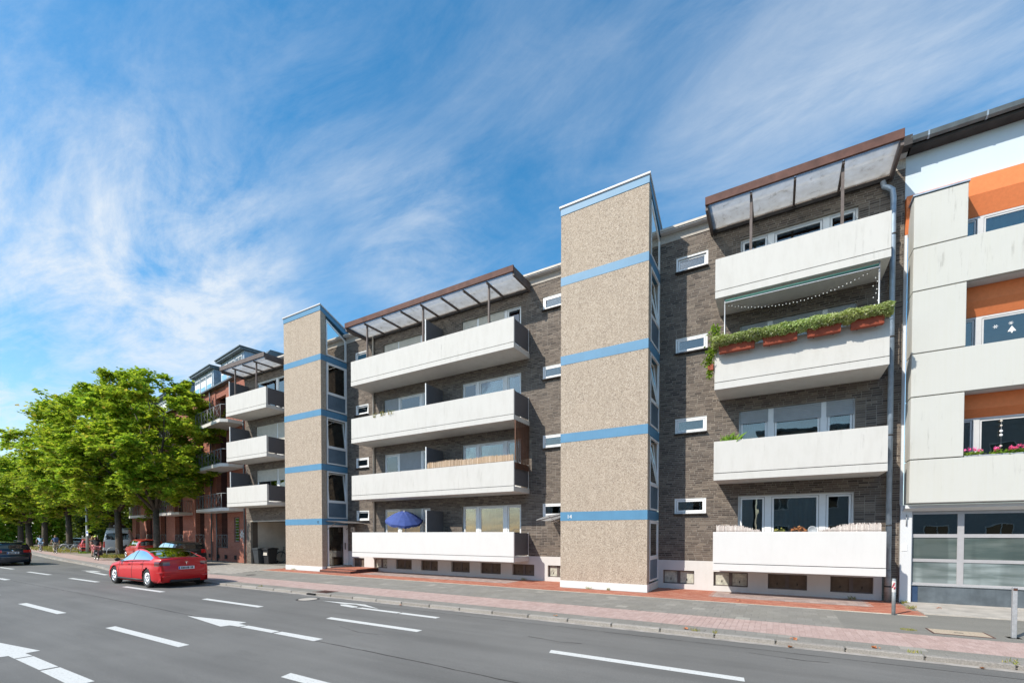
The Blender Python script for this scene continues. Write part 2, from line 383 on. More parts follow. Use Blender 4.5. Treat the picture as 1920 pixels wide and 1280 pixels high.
M_pinkfl = leafmat("pink_petals", [(0, (0.65, 0.04, 0.18)), (0.5, (0.80, 0.10, 0.30)), (1, (0.85, 0.30, 0.45))], 0.3)
M_litter = leafmat("fallen_leaf", [(0, (0.35, 0.13, 0.05)), (1, (0.55, 0.28, 0.12))], 0.2)

# ---------------------------------------------------------------- mesh helpers
ORG = {}
def org(o): return ORG.get(o.name, Vector((0, 0, 0))) if o else Vector((0, 0, 0))
def thing(name, label, cat, loc=(0, 0, 0), group=None, rz=0.0):
    o = bpy.data.objects.new(name, None); COL.objects.link(o)
    o.location = loc; o.rotation_euler = (0, 0, rz); o.empty_display_size = 0.2
    ORG[o.name] = Vector(loc)
    o['label'] = label; o['category'] = cat
    if group: o['group'] = group
    return o
def tag(o, label=None, cat=None, group=None, kind=None):
    for k, v in (('label', label), ('category', cat), ('group', group), ('kind', kind)):
        if v: o[k] = v
    return o
def mesh_np(name, V, F, mats, smooth=False):
    """V (n,3), F (m,k) all the same k"""
    V = np.asarray(V, dtype=np.float32); F = np.asarray(F, dtype=np.int32)
    me = bpy.data.meshes.new(name)
    k = F.shape[1]
    me.vertices.add(len(V)); me.vertices.foreach_set('co', V.ravel())
    me.loops.add(F.size); me.loops.foreach_set('vertex_index', F.ravel())
    me.polygons.add(len(F)); me.polygons.foreach_set('loop_start', np.arange(0, F.size, k, dtype=np.int32))
    try: me.polygons.foreach_set('loop_total', np.full(len(F), k, dtype=np.int32))
    except Exception: pass
    me.polygons.foreach_set('use_smooth', np.full(len(F), bool(smooth)))
    me.update(calc_edges=True)
    for m in (mats if isinstance(mats, (list, tuple)) else [mats]): me.materials.append(m)
    return me
def link(name, me, parent=None, kind=None, label=None):
    o = bpy.data.objects.new(name, me); COL.objects.link(o)
    if parent: o.parent = parent; ORG[o.name] = org(parent)
    if kind: o['kind'] = kind
    if label: o['label'] = label
    return o
class MB:
    def __init__(s): s.v = []; s.f = []; s.sm = []
    def add(s, vs, fs, smooth=False):
        b = len(s.v); s.v.extend([tuple(p) for p in vs])
        for f in fs: s.f.append(tuple(b + i for i in f)); s.sm.append(smooth)
        return s
    def box(s, x0, x1, y0, y1, z0, z1):
        if x0 > x1: x0, x1 = x1, x0
        if y0 > y1: y0, y1 = y1, y0
        if z0 > z1: z0, z1 = z1, z0
        return s.add([(x0, y0, z0), (x1, y0, z0), (x1, y1, z0), (x0, y1, z0), (x0, y0, z1), (x1, y0, z1), (x1, y1, z1), (x0, y1, z1)],
              [(0, 3, 2, 1), (4, 5, 6, 7), (0, 1, 5, 4), (1, 2, 6, 5), (2, 3, 7, 6), (3, 0, 4, 7)])
    def bbox(s, x0, x1, y0, y1, z0, z1, c=0.01):
        """box with chamfered edges"""
        if x0 > x1: x0, x1 = x1, x0
        if y0 > y1: y0, y1 = y1, y0
        if z0 > z1: z0, z1 = z1, z0
        c = min(c, (x1 - x0) / 3, (y1 - y0) / 3, (z1 - z0) / 3)
        vs = []; idx = {}
        for ix, (X, sx) in enumerate(((x0, 1), (x1, -1))):
            for iy, (Y, sy) in enumerate(((y0, 1), (y1, -1))):
                for iz, (Z, sz) in enumerate(((z0, 1), (z1, -1))):
                    for a in range(3):
                        p = [X + sx * c, Y + sy * c, Z + sz * c]; p[a] = (X, Y, Z)[a]
                        idx[(ix, iy, iz, a)] = len(vs); vs.append(p)
        fs = []
        for a in range(3):
            o = [q for q in range(3) if q != a]
            for side in (0, 1):
                loop = []
                for (i, j) in ((0, 0), (1, 0), (1, 1), (0, 1)):
                    k = [0, 0, 0]; k[a] = side; k[o[0]] = i; k[o[1]] = j; loop.append(idx[(*k, a)])
                fs.append(tuple(loop if side else loop[::-1]))
        for a in range(3):
            o = [q for q in range(3) if q != a]
            for i in (0, 1):
                for j in (0, 1):
                    k0 = [0, 0, 0]; k0[o[0]] = i; k0[o[1]] = j; k1 = list(k0); k1[a] = 1
                    fs.append((idx[(*k0, o[0])], idx[(*k0, o[1])], idx[(*k1, o[1])], idx[(*k1, o[0])]))
        for ix in (0, 1):
            for iy in (0, 1):
                for iz in (0, 1): fs.append(tuple(idx[(ix, iy, iz, a)] for a in range(3)))
        return s.add(vs, fs)
    def poly(s, pts): return s.add(pts, [tuple(range(len(pts)))])
    def extr(s, pts, axis, a, b):
        """2D polygon extruded along axis between a and b; pts in the other two axes (order x,y,z)"""
        o = [q for q in range(3) if q != axis]; vs = []
        for w in (a, b):
            for p in pts:
                q = [0, 0, 0]; q[axis] = w; q[o[0]] = p[0]; q[o[1]] = p[1]; vs.append(q)
        n = len(pts); fs = [tuple(range(n))[::-1], tuple(range(n, 2 * n))]
        for i in range(n): j = (i + 1) % n; fs.append((i, j, n + j, n + i))
        return s.add(vs, fs)
    def tube(s, pts, r, n=8, cap=True, smooth=True):
        pts = [Vector(p) for p in pts]; rs = r if isinstance(r, (list, tuple)) else [r] * len(pts)
        b = len(s.v); prev = None
        for i, p in enumerate(pts):
            d = (pts[min(i + 1, len(pts) - 1)] - pts[max(i - 1, 0)])
            d = d.normalized() if d.length > 1e-9 else Vector((0, 0, 1))
            if prev is None: u = d.orthogonal().normalized()
            else:
                u = prev - d * prev.dot(d)
                u = u.normalized() if u.length > 1e-6 else d.orthogonal().normalized()
            prev = u; w = d.cross(u)
            for k in range(n):
                a = 2 * math.pi * k / n; s.v.append(tuple(p + (u * math.cos(a) + w * math.sin(a)) * rs[i]))
        for i in range(len(pts) - 1):
            for k in range(n):
                k2 = (k + 1) % n
                s.f.append((b + i * n + k, b + i * n + k2, b + (i + 1) * n + k2, b + (i + 1) * n + k)); s.sm.append(smooth)
        if cap:
            s.f.append(tuple(b + k for k in range(n))[::-1]); s.sm.append(False)
            e = b + (len(pts) - 1) * n; s.f.append(tuple(e + k for k in range(n))); s.sm.append(False)
        return s
    def lathe(s, prof, c=(0, 0, 0), axis=2, n=20, smooth=True):
        """prof: list of (radius, height along axis)"""
        b = len(s.v); o = [q for q in range(3) if q != axis]
        for (r, h) in prof:
            for k in range(n):
                a = 2 * math.pi * k / n; q = [0, 0, 0]; q[axis] = c[axis] + h
                q[o[0]] = c[o[0]] + r * math.cos(a); q[o[1]] = c[o[1]] + r * math.sin(a); s.v.append(tuple(q))
        for i in range(len(prof) - 1):
            for k in range(n):
                k2 = (k + 1) % n
                s.f.append((b + i * n + k, b + i * n + k2, b + (i + 1) * n + k2, b + (i + 1) * n + k)); s.sm.append(smooth)
        return s
    def ball(s, c, r, n=8, sq=(1, 1, 1)):
        prof = []
        b = len(s.v)
        for i in range(n + 1):
            t = math.pi * i / n
            for k in range(n * 2):
                a = math.pi * k / n
                s.v.append((c[0] + r * sq[0] * math.sin(t) * math.cos(a), c[1] + r * sq[1] * math.sin(t) * math.sin(a), c[2] + r * sq[2] * math.cos(t)))
        for i in range(n):
            for k in range(2 * n):
                k2 = (k + 1) % (2 * n)
                s.f.append((b + i * 2 * n + k, b + (i + 1) * 2 * n + k, b + (i + 1) * 2 * n + k2, b + i * 2 * n + k2)); s.sm.append(True)
        return s
    def xf(s, M):
        s.v = [tuple(M @ Vector(p)) for p in s.v]; return s
    def build(s, name, mat, parent=None, kind=None, label=None, local=False):
        o = org(parent) if not local else Vector((0, 0, 0))
        me = bpy.data.meshes.new(name)
        vs = [(p[0] - o.x, p[1] - o.y, p[2] - o.z) for p in s.v] if o.length > 0 else s.v
        me.from_pydata(vs, [], s.f)
        if any(s.sm): me.polygons.foreach_set('use_smooth', s.sm)
        me.materials.append(mat); me.update()
        return link(name, me, parent, kind, label)
def copy_tree(o, parent=None, depth=0):
    c = o.copy(); COL.objects.link(c); c.parent = parent
    for ch in o.children: copy_tree(ch, c)
    return c
def text_mesh(txt, size, extrude=0.004):
    cu = bpy.data.curves.new('txt', 'FONT'); cu.body = txt; cu.size = size; cu.extrude = extrude; cu.align_x = 'LEFT'
    t = bpy.data.objects.new('txt', cu); COL.objects.link(t)
    dg = bpy.context.evaluated_depsgraph_get()
    me = bpy.data.meshes.new_from_object(t.evaluated_get(dg)); bpy.data.objects.remove(t); bpy.data.curves.remove(cu)
    return me
def place_text(txt, size, mat, parent, P, rot, name):
    me = text_mesh(txt, size); me.materials.clear(); me.materials.append(mat)
    me.transform(Matrix.Translation(Vector(P) - org(parent)) @ rot)
    return link(name, me, parent)
RX = Matrix.Rotation(R(90), 4, 'X')                 # text standing, facing -Y

def leaves(N, pos, size, up=0.6, elong=1.25, rng=None, jit=0.35):
    """N kite-shaped leaves at pos (N,3)"""
    rng = rng or np.random.default_rng(1)
    nrm = rng.normal(size=(N, 3)); nrm /= np.linalg.norm(nrm, axis=1, keepdims=True)
    nrm[:, 2] = np.abs(nrm[:, 2]); nrm = nrm * (1 - up) + np.array([0, 0, 1.0]) * up
    nrm /= np.linalg.norm(nrm, axis=1, keepdims=True)
    t = rng.normal(size=(N, 3)); t -= nrm * (t * nrm).sum(1, keepdims=True); t /= np.linalg.norm(t, axis=1, keepdims=True)
    b = np.cross(nrm, t)
    s = size * (1 + jit * rng.uniform(-1, 1, size=(N, 1)))
    V = np.empty((N, 4, 3))
    V[:, 0] = pos - t * s * elong * 0.5
    V[:, 1] = pos + b * s * 0.5 + nrm * s * 0.12 + t * s * 0.1
    V[:, 2] = pos + t * s * elong * 0.5
    V[:, 3] = pos - b * s * 0.5 + nrm * s * 0.12 + t * s * 0.1
    return V.reshape(-1, 3), np.arange(4 * N).reshape(-1, 4)

# ---------------------------------------------------------------- ground, road, pavement
KL = [(14, 9.24), (-24, 9.27), (-29, 9.75), (-34.4, 10.6), (-48.3, 12.25), (-61.7, 14.15), (-90, 18.3), (-135, 25)]
def K(x):
    for (xa, ya), (xb, yb) in zip(KL[:-1], KL[1:]):
        if xb <= x <= xa: return ya + (yb - ya) * (x - xa) / (xb - xa)
    return KL[0][1] if x > KL[0][0] else KL[-1][1]
mb = MB(); mb.poly([(-400, -300, -0.05), (400, -300, -0.05), (400, 500, -0.05), (-400, 500, -0.05)])
mb.build('ground', M_soil, None, 'structure')
mb = MB(); xs = [x for x, _ in KL]
mb.poly([(20, -4.2, 0), (20, 9.4, 0)] + [(x, y + 0.1, 0) for x, y in KL] + [(-135, -4.2, 0)])
road = mb.build('road', M_asphalt, None, 'structure')
mb = MB(); mb.poly([(-160, -14, 0.05), (30, -14, 0.05), (30, -4.35, 0.05), (-160, -4.35, 0.05)])
mb.box(-160, 30, -4.35, -4.2, -0.04, 0.07)
mb.build('opposite_pavement', M_pave_asphalt, None, 'structure')

mb = MB(); mb.poly([(20, 9.24, 0.064)] + [(x, y, 0.064) for x, y in KL] + [(-135, 34, 0.064), (-62, 34, 0.064), (20, 34, 0.064)])
pavement = mb.build('pavement', M_pave_asphalt, None, 'structure')

def seg(mb, x0, x1, yc, w, z=0.004, dy=0.0):
    mb.poly([(x0, yc - w / 2 + dy, z), (x1, yc - w / 2, z), (x1, yc + w / 2, z), (x0, yc + w / 2 + dy, z)])
def mark(name, polys, z=0.004):
    mb = MB()
    for p in polys: mb.poly([(x, y, z) for x, y in p])
    return mb.build(name, M_mark, road)
for (x0, x1, y) in [(-12.12, -8.93, 3.89), (-18.4, -15.2, 3.97), (-5.9, -2.7, 3.79), (0.3, 3.4, 3.75), (-24.7, -21.5, 4.1),
                    (-9.05, -6.2, 6.90), (-14.95, -11.95, 7.04), (-3.28, -0.35, 6.80), (2.6, 5.5, 6.75), (-21.0, -17.9, 7.18),
                    (-27.05, -23.9, 7.33), (-33.5, -30.1, 7.47), (-39.6, -36.8, 7.64), (-46, -43, 7.9), (-52.4, -49.4, 8.2),
                    (-30.9, -27.8, 4.3), (-37, -34, 4.5), (-43, -40, 4.8)]:
    mark('lane_dash', [[(x0 + 0.05, y - 0.085), (x1, y - 0.095), (x1 - 0.02, y + 0.085), (x0, y + 0.095)]])
def straight_arrow(tx, yc, w=0.17):
    mark('lane_arrow', [[(tx, yc), (tx + 2.03, yc - 0.27), (tx + 2.06, yc - 0.10), (tx + 2.37, yc - w / 2), (tx + 2.37, yc + w / 2), (tx + 2.06, yc + 0.09), (tx + 2.03, yc + 0.27)],
                        [(tx + 2.43, yc - w / 2), (tx + 3.55, yc - w / 2), (tx + 3.55, yc + w / 2), (tx + 2.43, yc + w / 2)],
                        [(tx + 3.62, yc - w / 2 - .01), (tx + 4.88, yc - w / 2 - .02), (tx + 4.88, yc + w / 2 + .01), (tx + 3.62, yc + w / 2)]])
straight_arrow(-12.18, 5.37); straight_arrow(-12.70, 2.235, 0.2); straight_arrow(-33.2, 5.72)
q = 0.975
def P(L): return [(x * q, y * q) for x, y in L]
mark('lane_arrow', [P([(-8.24, 8.36), (-7.0, 8.33), (-7.0, 8.50), (-8.24, 8.52)]), P([(-9.88, 8.40), (-8.3, 8.37), (-8.3, 8.53), (-9.75, 8.55)]),
                    P([(-11.85, 8.83), (-10.8, 8.74), (-10.2, 8.86), (-10.05, 8.98), (-10.7, 8.93)]),
                    P([(-10.75, 8.62), (-10.55, 8.48), (-10.0, 8.41), (-9.92, 8.50), (-10.0, 8.60), (-10.35, 8.66), (-10.6, 8.70)]),
                    P([(-10.3, 8.80), (-9.2, 8.62), (-10.05, 8.93)])])
mark('lane_arrow', [P([(-31.9, 9.27), (-28.3, 8.93), (-28.5, 9.15), (-32.0, 9.45)]), P([(-33.1, 9.42), (-31.0, 9.50), (-31.05, 9.66), (-32.3, 9.72)]), P([(-32.4, 9.5), (-31.9, 9.27), (-31.6, 9.5)])])
# sealed joint and cracks
def ribbon(name, pts, w, mat, z, parent=None, kind=None):
    mb = MB(); r2 = random.Random(len(pts))
    L = []
    for (xa, ya), (xb, yb) in zip(pts[:-1], pts[1:]):
        n = max(2, int(abs(xb - xa) / 0.25))
        for i in range(n): L.append((xa + (xb - xa) * i / n, ya + (yb - ya) * i / n + r2.uniform(-.012, .012)))
    L.append(pts[-1])
    for a, b in zip(L[:-1], L[1:]):
        wa = w * r2.uniform(.5, 1.3)
        mb.poly([(a[0], a[1] - wa / 2, z), (b[0], b[1] - wa / 2, z), (b[0], b[1] + wa / 2, z), (a[0], a[1] + wa / 2, z)])
    return mb.build(name, mat, parent, kind)
ribbon('tar_seam', [(-60, 7.2), (-33, 6.0), (-28.2, 5.72), (-18.3, 5.6), (-13.3, 5.48), (-7.1, 5.29), (-5.75, 5.26), (-2, 5.1)], 0.022, M_dark, 0.003, road)
ribbon('cross_seam', [(-33.3, 6.46), (-29.0, 9.2)], 0.05, M_dark, 0.003, road)

ribbon('crack', [(-4.1, 7.6), (-3.4, 7.5), (-3.0, 7.58)], 0.02, M_dark, 0.003, road)
ribbon('crack', [(-8.0, 6.4), (-7.2, 6.2), (-6.7, 6.25)], 0.015, M_dark, 0.003, road)
ribbon('crack', [(-0.4, 8.4), (0.4, 8.3), (0.7, 8.36)], 0.015, M_dark, 0.003, road)
ribbon('tar_seam', [(-24, 8.95), (-10, 8.75), (6, 8.7)], 0.014, M_dark, 0.003, road)
# gutter strip + kerb stones
mb = MB(); N = 60; xsN = [12 - i * (142 / N) for i in range(N + 1)]
for a, b in zip(xsN[:-1], xsN[1:]):
    mb.poly([(a, K(a) - 0.15, 0.003), (b, K(b) - 0.15, 0.003), (b, K(b) + 0.02, 0.003), (a, K(a) + 0.02, 0.003)])
mb.build('gutter', simple("gutter_concrete", (0.33, 0.30, 0.265), 0.95, var=0.3, scale=4, bump=0.3), None, 'structure')
mbk = MB(); mbk.bbox(-0.492, 0.492, 0.0, 0.135, -0.05, 0.078, 0.016)
kerb = MB()
for a, b in zip(xsN[:-1], xsN[1:]):
    kerb.poly([(a, K(a) + 0.01, 0.02), (b, K(b) + 0.01, 0.02), (b, K(b) + 0.13, 0.056), (a, K(a) + 0.13, 0.056)])
kerb = kerb.build('kerb', M_slab, None, 'structure')
ks = mbk.build('kerb_stone', M_kerb, kerb)
i = 0; x = 8.5
while x > -110:
    ang = math.atan2(K(x - 0.5) - K(x + 0.5), -1.0) - math.pi
    o = ks if i == 0 else ks.copy()
    if i: COL.objects.link(o)
    o.parent = kerb; o.location = (x, K(x) + rnd.uniform(-.004, .004), rnd.uniform(-.004, .003)); o.rotation_euler = (0, rnd.uniform(-.003, .003), ang)
    if abs(x + 13.2) < 0.5: o.location.z -= 0.012
    x -= 1.0; i += 1

# pavers: generic grid writer
def pavers(x0, x1, y0, y1, cx, cy, z=0.07, gap=0.0025, th=0.012, stag=False, skip=None, off=False, jz=0.0015):
    out = []
    ny = int(round((y1 - y0) / cy)); nx = int(round((x1 - x0) / cx))
    for i in range(nx + 1):
        for j in range(ny + 1):
            ax = x0 + i * cx; ay = y0 + j * cy - (cy / 2 if (stag and i % 2) else 0)
            if off and j % 2: ax -= cx / 2
            bx, by = min(ax + cx, x1), min(ay + cy, y1); ax, ay = max(ax, x0), max(ay, y0)
            if bx - ax < 0.02 or by - ay < 0.02: continue
            if skip and skip((ax + bx) / 2, (ay + by) / 2): continue
            out.append((ax + gap / 2, bx - gap / 2, ay + gap / 2, by - gap / 2, z + rnd.uniform(-jz, jz) * .6))
    return out
def pav_mesh(name, cells, mat, parent, kind='stuff', th=0.013):
    n = len(cells); V = np.empty((n, 8, 3)); c = np.array(cells)
    for k, (a, b) in enumerate([(0, 2), (1, 2), (1, 3), (0, 3)]):
        V[:, k, 0] = c[:, a]; V[:, k, 1] = c[:, b]; V[:, k, 2] = c[:, 4] - th
        e = 0.0008
        V[:, k + 4, 0] = c[:, a] + (e if a == 0 else -e); V[:, k + 4, 1] = c[:, b] + (e if b == 2 else -e); V[:, k + 4, 2] = c[:, 4]
    base = (np.arange(n) * 8)[:, None, None]
    F = np.array([(4, 5, 6, 7), (0, 1, 5, 4), (1, 2, 6, 5), (2, 3, 7, 6), (3, 0, 4, 7)])[None] + base
    return link(name, mesh_np(name, V.reshape(-1, 3), F.reshape(-1, 4), mat), parent, kind)
XB = -23.6
ck = pavers(XB, 9, 9.885, 11.2, 0.108, 0.2, stag=True)
# the ones showing largest become single pavers
ck.sort(key=lambda c: ((c[0] - 2.6) ** 2 * 0.25 + (c[2] - 9.9) ** 2) if c[0] < 4.9 else 999)
full = [c for c in ck if abs((c[3] - c[2]) - 0.1975) < 0.004 and -2.0 < c[0] < 4.6][:300]; fs_ = set(full)
pav_mesh('pink_paver_field', [c for c in ck if c not in fs_], M_pink, pavement)
mb = MB(); mb.bbox(-0.0528, 0.0528, -0.0988, 0.0988, -0.013, 0, 0.001); proto = None
for c in full:
    if proto is None: o = proto = mb.build('pink_paver', M_pink1, pavement)
    else: o = proto.copy(); COL.objects.link(o)
    o.parent = pavement; o.location = ((c[0] + c[1]) / 2, (c[2] + c[3]) / 2, c[4])
cg = pavers(XB, 9, 9.395, 9.88, 0.35, 0.24, off=True)
pav_mesh('border_slab_field', cg, M_slab, pavement)
cg = pavers(-22.4, 1.2, 11.205, 13.72, 0.3, 0.3, off=True, skip=lambda x, y: x < -22.4 - (y - 11.7) * 0.36)
pav_mesh('grey_slab_field', cg, M_slab, pavement)
TA = (-6.67, -3.62); TB = (-22.78, -19.77)
inT = lambda x, y: (y > 14.72 and (TA[0] - .02 < x < TA[1] + .02 or TB[0] - .02 < x < TB[1] + .02)) or y > 16.36
greyz = lambda x, y: y > 14.85 and (-1.75 < x < 2.2 or -17.2 < x < -8.9)
plat = lambda x, y: -19.8 < x < -17.45 and y > 14.6
edge = lambda x, y: x > 2.95 - (y - 13.8) * 0.06
cr = pavers(-23.5, 3.0, 13.8, 16.4, 0.2, 0.1, off=True, skip=lambda x, y: inT(x, y) or greyz(x, y) or plat(x, y) or edge(x, y))
pav_mesh('terracotta_paver_field', cr, M_red, pavement)
cr = pavers(-17.4, 3.0, 14.9, 16.4, 0.2, 0.1, off=True, skip=lambda x, y: inT(x, y) or not greyz(x, y))
pav_mesh('weathered_paver_field', cr, M_redgrey, pavement)
ce = pavers(-23.5, 3.0, 13.72, 13.8, 0.5, 0.08)
M_edging = island_mat("pale_edging", [(0, (0.50, 0.43, 0.33)), (1, (0.62, 0.55, 0.45))], 0.9)
pav_mesh('edging_stone_row', ce, M_edging, pavement)
# driveway, cycle path and footpath round the bend
cd = pavers(-42, -22.4, 10.2, 17.0, 0.22, 0.11, off=True, skip=lambda x, y: (y < K(x) + 2.0) or (x > -22.4 - (y - 11.7) * 0.36 and y > 11.7) or (x > -23.5 and y > 13.6) or (x > XB and y < 11.7) or (x < -29.4 and y > 16.3) or (TB[0] < x and y > 14.7))
pav_mesh('driveway_paver_field', cd, M_driveway, pavement)
mb = MB()
def strip(mb, o0, o1, x0, x1, z, n=60):
    for k in range(n):
        a = x0 + (x1 - x0) * k / n; b = x0 + (x1 - x0) * (k + 1) / n
        mb.poly([(a, K(a) + o0, z), (b, K(b) + o0, z), (b, K(b) + o1, z), (a, K(a) + o1, z)])
strip(mb, 0.62, 2.0, XB, -110, 0.072)
M_pinkfar = simple("pink_paving_far", (0.42, 0.31, 0.28), 0.95, var=0.12, scale=2)
mb.build('cycle_path', M_pinkfar, None, 'structure')
mb = MB(); strip(mb, 0.14, 0.61, XB, -110, 0.071)
mb.build('kerb_border', simple("border_paving_far", (0.27, 0.255, 0.235), 0.95, var=0.2, scale=3), None, 'structure')
mb = MB(); strip(mb, 2.01, 9.0, -42, -110, 0.073)
mb.build('parking_bay', simple("parking_gravel", (0.28, 0.24, 0.20), 0.95, var=0.3, scale=2.0, bump=0.6), None, 'structure')
# forecourt of the panelled house
mb = MB(); mb.box(3.08, 12, 14.22, 16.6, 0.0, 0.085)
mb.extr([(2.98, 16.3), (3.08, 16.3), (3.08, 14.22), (12, 14.22), (12, 14.12), (3.02, 14.12)], 2, 0.0, 0.09)
mb.build('forecourt', simple("forecourt_concrete", (0.40, 0.365, 0.32), 0.9, var=0.2, scale=2.5, bump=0.4, streak=0.1), None, 'structure')

# manholes, grates
def manhole(name, x, y, z, r, label, mat):
    t = thing(name, label, 'manhole cover', (x, y, z))
    mb = MB(); mb.lathe([(r * 0.82, 0.006), (r, 0.006), (r * 1.04, 0.0)], (x, y, z), 2, 28, False); mb.build('rim', M_dark, t)
    mb = MB(); mb.lathe([(0.001, 0.008), (r * 0.80, 0.008), (r * 0.81, 0.0)], (x, y, z), 2, 28, False); mb.build('lid', mat, t)
    return t
m1 = manhole('manhole_cover', -12.15, 8.58, 0.0, 0.33, 'round cast iron manhole cover in the road near the kerb', M_concrete)
m2 = manhole('manhole_cover', -21.0, 11.9, 0.07, 0.2, 'small dark cover in the grey pavement by the tower corner', M_dark)
t = thing('drain_inlet', 'dark gully mouth set in the kerb with its grate behind', 'drain', (-12.9, 9.24, 0.0))
mb = MB(); mb.box(-13.1, -12.72, 9.20, 9.27, 0.0, 0.055); mb.build('mouth', M_under, t)
mb = MB()
for k in range(8): mb.box(-13.0 + k * 0.075, -12.96 + k * 0.075, 9.42, 9.82, 0.07, 0.082)
mb.box(-13.05, -12.38, 9.39, 9.42, 0.07, 0.083); mb.box(-13.05, -12.38, 9.82, 9.85, 0.07, 0.083)
mb.build('grate', M_rust, t)
t = thing('service_cover', 'weathered rectangular concrete cover in the pavement right of the bollard', 'cover', (3.0, 11.8, 0.056))
M_cover = simple("gravelly_cover", (0.42, 0.34, 0.25), 0.95, var=0.3, scale=30, bump=0.8)
mb = MB(); mb.box(2.62, 3.42, 11.52, 12.02, 0.05, 0.069); mb.build('slab', M_cover, t)
mb = MB(); mb.box(2.59, 2.62, 11.49, 12.05, .05, .071); mb.box(3.42, 3.45, 11.49, 12.05, .05, .071); mb.box(2.62, 3.42, 11.49, 11.52, .05, .071); mb.build('rusty_frame', M_rust, t)
mb = MB(); mb.box(2.95, 3.08, 11.74, 11.78, 0.0695, 0.072); mb.build('lifting_slot', M_dark, t)

# small weeds + litter
def tuft(name, spots, mat, h, label, cat, kind=None, n=40, seed=3):
    rng = np.random.default_rng(seed); V = []; F = []
    for (x, y, r, z0) in spots:
        for k in range(n):
            a = rng.uniform(0, 6.28); d = r * math.sqrt(rng.uniform()); bx, by = x + d * math.cos(a), y + d * math.sin(a)
            hh = h * rng.uniform(.5, 1.2); lx, ly = rng.normal(0, hh * 0.4, 2); w = 0.006 + h * 0.03; a2 = rng.uniform(0, 3.14)
            b = len(V)
            V += [(bx - w * math.cos(a2), by - w * math.sin(a2), z0), (bx + w * math.cos(a2), by + w * math.sin(a2), z0), (bx + lx * .6, by + ly * .6, z0 + hh * .8), (bx + lx, by + ly, z0 + hh)]
            F.append((b, b + 1, b + 2, b + 3))
    o = link(name, mesh_np(name, V, F, mat)); tag(o, label, cat, None, kind); return o
tuft('weed_patch', [(2.27, 11.68, 0.13, 0.055)], M_grass, 0.03, 'low green weed patch in the asphalt left of the concrete cover', 'weeds', 'stuff', 260)
tuft('kerb_weeds', [(-1.35, 9.38, .08, .07), (-1.0, 9.38, .05, .07), (1.9, 9.39, .1, .07), (3.0, 9.38, .12, .07), (-16, 9.4, .1, .07)], M_grass, 0.06, 'thin weeds growing from the kerb joint', 'weeds', 'stuff', 24, 5)
rng = np.random.default_rng(11)
for i, (x, y, z, lab) in enumerate([(0.28, 9.52, 0.075, 'dry curled leaf on the border slabs above the kerb'), (0.2, 9.12, 0.008, 'small dry leaf lying in the gutter'),
                                 (1.42, 9.45, 0.08, 'reddish leaf on the kerb edge by the right bollard side'), (-1.55, 9.45, 0.075, 'brown leaf scraps beside the kerb weeds')]):
    V, F = leaves(5, np.array([[x, y, z + .012]]) + rng.normal(0, .025, (5, 3)) * [1, 1, .15], 0.06, 0.6, rng=rng)
    tag(link('fallen_leaf', mesh_np('fallen_leaf', V, F, M_litter)), lab, 'leaf')

# ---------------------------------------------------------------- the clinker apartment house
W = 16.38
house = thing('apartment_building', 'dark clinker apartment house with white balconies and two stair towers', 'building', (-10, W, 0.07))
ZT = 12.0
# openings: (x0,x1,z0,z1)
small = []
for k in range(4):
    z0, z1 = 2.66 + 2.735 * k, 3.18 + 2.735 * k
    small += [(-3.08, -2.07, z0, z1), (-8.18, -6.9, z0, z1), (-19.1, -18.16, z0, z1)]
big = []     # x0,x1,z0,z1
for k in range(4):
    zt = 3.19 + 2.735 * k; z0 = 1.15 + 2.75 * k
    big += [(-1.11, 1.92, z0, zt), (-12.22, -9.18, z0, zt), (-17.09, -14.06, z0, zt)]
    if k: big += [(-28.22, -25.2, z0, zt)]
cellar = [(x0, x1, 0.24, 0.71) for x0, x1 in [(-3.45, -2.42), (-1.82, -0.80), (-0.24, 0.80), (1.38, 2.39), (-19.36, -18.52), (-17.79, -16.87), (-16.28, -15.23),
          (-14.64, -13.61), (-12.82, -11.79), (-11.2, -10.16), (-9.59, -8.55), (-7.94, -7.1)]]
passage = [(-28.88, -22.9, 0.07, 2.76)]
def wallmesh(x0, x1, z0, z1, holes, y, depth=0.12):
    mb = MB()
    xs = sorted({x0, x1, *[h[0] for h in holes if x0 < h[0] < x1], *[h[1] for h in holes if x0 < h[1] < x1]})
    zs = sorted({z0, z1, *[h[2] for h in holes if z0 < h[2] < z1], *[h[3] for h in holes if z0 < h[3] < z1]})
    for a, b in zip(xs[:-1], xs[1:]):
        for c, d in zip(zs[:-1], zs[1:]):
            m = ((a + b) / 2, (c + d) / 2)
            if any(h[0] < m[0] < h[1] and h[2] < m[1] < h[3] for h in holes): continue
            mb.poly([(a, y, c), (b, y, c), (b, y, d), (a, y, d)])
    for h in holes:
        hx0, hx1, hz0, hz1 = max(h[0], x0), min(h[1], x1), max(h[2], z0), min(h[3], z1)
        if hx1 <= hx0 or hz1 <= hz0: continue
        y2 = y + depth
        mb.poly([(hx0, y, hz0), (hx0, y, hz1), (hx0, y2, hz1), (hx0, y2, hz0)])
        mb.poly([(hx1, y, hz0), (hx1, y2, hz0), (hx1, y2, hz1), (hx1, y, hz1)])
        mb.poly([(hx0, y, hz1), (hx1, y, hz1), (hx1, y2, hz1), (hx0, y2, hz1)])
        mb.poly([(hx0, y, hz0), (hx0, y2, hz0), (hx1, y2, hz0), (hx1, y, hz0)])
    return mb
PZ = 1.055
CH_ = 0.0652
walls = []
